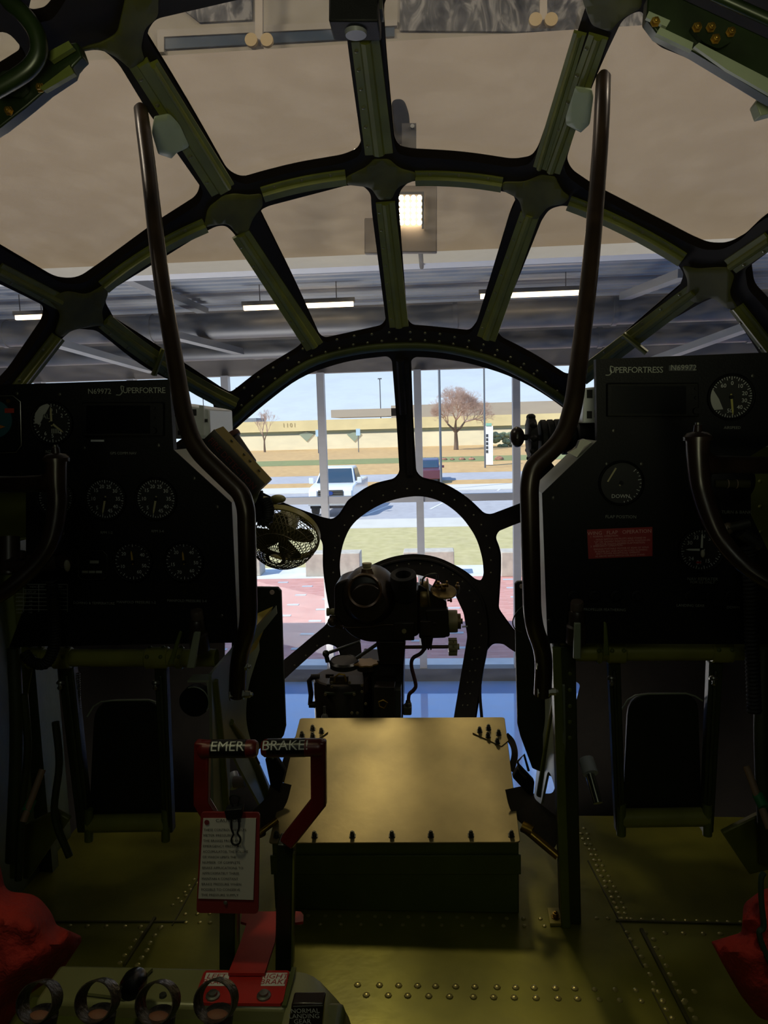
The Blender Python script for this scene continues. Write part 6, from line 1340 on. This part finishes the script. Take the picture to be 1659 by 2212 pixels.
mb = MB(); Rg = (q[1]-q[0]).normalized(); Ug = V((-Rg.z, 0, Rg.x))
for k, (s_, x) in enumerate((('NORMAL', 659), ('LANDING', 657), ('GEAR', 653))): mb.text(s_, .0080, P(x, 2184+k*11.5, Yq-.0012), Rg, Ug)
o = mb.build('placard_lettering', M('grey white print', '#a9aca8', .5), bl, smooth=False); o['kind'] = 'stuff'
mb = MB(); mb.tube([P(x, y, Yq-.001) for x, y in ((633, 2174), (697, 2172))], .0007, 5); mb.build('edge_line', STEEL_D, bl)
for x in (650, 680):
    mb = MB(); mb.lathe([(.004, 0), (.003, .004)], P(x, 2167, Yq+.008), (0, 0, 1), 10); mb.build('stud', STEEL_D, bl)
# ------------------------------------------------------------ red cloth covers
CL = M('red cloth', '#a02318', .85, 0, .25, 9, .4, 120)
def cloth(outline, Yc, depth, seed, lab, cuts=14):
    random.seed(seed); o = round_poly(outline); xs_ = [p[0] for p in o]; ys_ = [p[1] for p in o]; pts = [V(p) for p in o]; n_ = len(pts); edges = [(i, (i+1) % n_) for i in range(n_)]
    y = min(ys_)
    while y < max(ys_):
        x = min(xs_)
        while x < max(xs_):
            if inpoly(x, y, o): pts.append(V((x+random.uniform(-2, 2), y)))
            x += cuts
        y += cuts
    r = delaunay_2d_cdt(pts, edges, [], 0, 1e-4); fs = []
    for f in r[2]:
        c_ = sum((r[0][i] for i in f), V((0, 0)))/len(f)
        if inpoly(c_.x, c_.y, o): fs.append(tuple(f))
    def edge_d(p): return min(((p-V(q)).length for q in o))
    front = []; back = []
    from mathutils import noise
    for p in r[0]:
        e = min(1, edge_d(p)/70); b = depth*(1-(1-e)**2)+.012*noise.noise(V((p.x/60, p.y/45, seed)))*min(1, e*4)+.005*noise.noise(V((p.x/20, p.y/28, seed+5)))*min(1, e*4)
        front.append(P(p.x, p.y, Yc-b)); back.append(P(p.x, p.y, Yc+.012))
    k = len(front); mb = MB(); cnt = set()
    for f in fs:
        for i in range(3): cnt.add((f[i], f[(i+1) % 3]))
    mb.add(front+back, fs+[tuple(i+k for i in reversed(f)) for f in fs]+[(e[1], e[0], e[0]+k, e[1]+k) for e in cnt if (e[1], e[0]) not in cnt])
    return tag(mb.build('cloth_cover', CL, None, sharp=70), lab, 'cover', 'red cloth covers')
cloth([(-150, 1700, 10), (0, 1868, 10), (12, 1925, 20), (80, 1932, 26), (112, 1972, 20), (122, 1998, 6), (176, 2022, 6), (176, 2034, 4), (132, 2100, 14), (60, 2150, 20), (0, 2240, 20), (-160, 2240, 10)], 1.0, .10, 3, 'bulky red cloth cover bulging in at the lower left edge')
cloth([(1700, 1900, 8), (1640, 1926, 10), (1606, 1952, 12), (1602, 2014, 8), (1536, 2034, 4), (1560, 2080, 6), (1600, 2150, 10), (1640, 2200, 14), (1720, 2220, 10)], 1.05, .05, 8, 'red cloth cover with a pointed flap at the lower right edge')
mb = MB(); mb.tube(smooth_path([P(x, y, 1.0) for x, y in ((1650, 1885), (1644, 1900), (1645, 1950), (1650, 2000), (1640, 2015), (1650, 2050), (1664, 2080))]), .004, 8); tag(mb.build('cord', M('green black cord', '#20352a', .6)), 'dark cord with pale edge lying against the right red cover', 'cord')
# ------------------------------------------------------------ hardware in the top corners
HD = M('oily dark green hardware', '#1d2a12', .35, .2, .4, 12)
t = thing('window_latch', 'dark green window latch rail with folded clips, top left corner', 'latch', D(110, 180, .08), 'corner latches')
Yl = 1.42
mb = MB(); mb.slab([(-60, 225), (0, 190), (150, 92), (166, 90), (178, 122), (158, 142), (152, 160), (92, 200), (60, 228), (0, 275), (-60, 310)], Yl, .03); mb.build('rail', HD, t, bevel=.003)
mb = MB(); mb.slab([(85, 190), (150, 140), (160, 158), (95, 196)], Yl-.02, .012); mb.slab([(92, 118), (148, 88), (158, 102), (110, 132)], Yl-.02, .012); mb.build('clip', OLIVE, t)
for x, y in ((35, 195), (45, 168), (8, 190), (88, 190), (20, 240)):
    mb = MB(); mb.bolt(P(x, y, Yl-.005), (0, -1, 0), .006, .008); mb.build('bolt', BRASS, t)
mb = MB(); mb.slab(round_poly([(0, 155, 8), (50, 145, 8), (60, 190, 8), (40, 210, 8), (0, 205, 8)]), Yl-.012, .01); mb.build('plate', HD, t)
mb = MB(); mb.tube(smooth_path([P(x, y, 1.35) for x, y in ((0, -30), (22, 5), (50, 30), (78, 70), (84, 110), (70, 140), (40, 165), (-20, 200))], 6), .015, 14); tag(mb.build('curved_handle', HD), 'curved dark green tube handle in the top left corner', 'handle')
t = thing('window_latch', 'dark green window latch rail with folded clips, top right corner', 'latch', D(1520, 80, .08), 'corner latches')
mb = MB(); mb.slab([(1400, -10), (1440, -20), (1720, 110), (1720, 240), (1659, 208), (1500, 112), (1420, 72), (1396, 40)], Yl, .03); mb.build('rail', HD, t, bevel=.003)
mb = MB(); mb.slab([(1418, 72), (1426, 58), (1498, 92), (1494, 108)], Yl-.014, .012); mb.slab([(1500, 100), (1510, 92), (1700, 190), (1700, 225), (1570, 150)], Yl-.014, .008); mb.slab([(1396, 38), (1402, 24), (1448, 44), (1440, 58)], Yl-.014, .008); mb.build('clip', OLIVE_L, t)
mb = MB(); mb.slab(round_poly([(1490, 58, 8), (1520, 42, 8), (1590, 62, 8), (1580, 90, 8), (1552, 106, 10), (1520, 92, 8)]), Yl-.012, .01); mb.build('plate', HD, t)
for x, y in ((1505, 60), (1535, 60), (1545, 85), (1578, 70), (1415, 48)):
    mb = MB(); mb.bolt(P(x, y, Yl-.014), (0, -1, 0), .006, .008); mb.build('bolt', BRASS, t)
mb = MB(); A, B = P(1540, -12, 1.34), P(1700, 60, 1.34); mb.cyl(A, B, .009, n=12); tag(mb.build('conduit', HD), 'dark conduit along the top right latch rail', 'conduit')
t = thing('pale_catch', 'small pale folded catch at the right edge near the top', 'catch', P(1655, 245, 1.5))
mb = MB(); mb.slab([(1633, 222), (1652, 196), (1680, 205), (1680, 240), (1643, 250)], 1.5, .03); mb.build('block', OLIVE_L, t, bevel=.002)
# little camera box at the top of the centre bar
t = thing('camera_box', 'black boxed camera with two pale studs at the top of the centre bar', 'camera', P(766, 60, 1.6))
mb = MB(); mb.pbox(710, -60, 818, 46, 1.62, .08); mb.build('case', BLACK, t, bevel=.004)
mb = MB(); mb.lathe([(S(27, 1.6), 0), (S(26, 1.6), .010), (S(22, 1.6), .03)], P(768, 44, 1.66), (0, 0, -1), 28); mb.build('lens_barrel', M('grey lens barrel', '#85878a', .35, .2), t)
for x in (736, 806):
    mb = MB(); mb.lathe([(S(9, 1.6), 0), (S(9, 1.6), .012), (S(6, 1.6), .013)], P(x, 44, 1.65), (0, 0, -1), 16); mb.build('stud', STEEL, t)
mb = MB(); mb.pbox(815, -60, 826, 20, 1.64, .05); mb.build('side_bracket', STEEL_D, t)

# ------------------------------------------------------------ clutter low on both sides
for i, (pts, Y, lb) in enumerate(((((20, 1800), (118, 1752), (150, 1770), (60, 1900), (20, 1900)), 1.5, 'olive angled kick plate low at the left side wall'), (((1560, 1800), (1640, 1760), (1700, 1790), (1700, 1870), (1620, 1890)), 1.5, 'olive angled kick plate low at the right edge'))):
    mb = MB(); mb.slab(list(pts), Y, .015); tag(mb.build('kick_plate', LIN, bevel=.003), lb, 'plate')
for i, (x, lb) in enumerate(((30, 'vertical dark green pipe along the left side wall'), (1648, 'vertical dark green pipe at the right edge below the panel'))):
    mb = MB(); mb.tube(smooth_path([P(x, 1400, 1.5), P(x+(6 if i == 0 else -4), 1600, 1.48), P(x-(4 if i == 0 else -8), 1860, 1.46)]), .014, 12); tag(mb.build('pipe', OLIVE_D), lb, 'pipe')
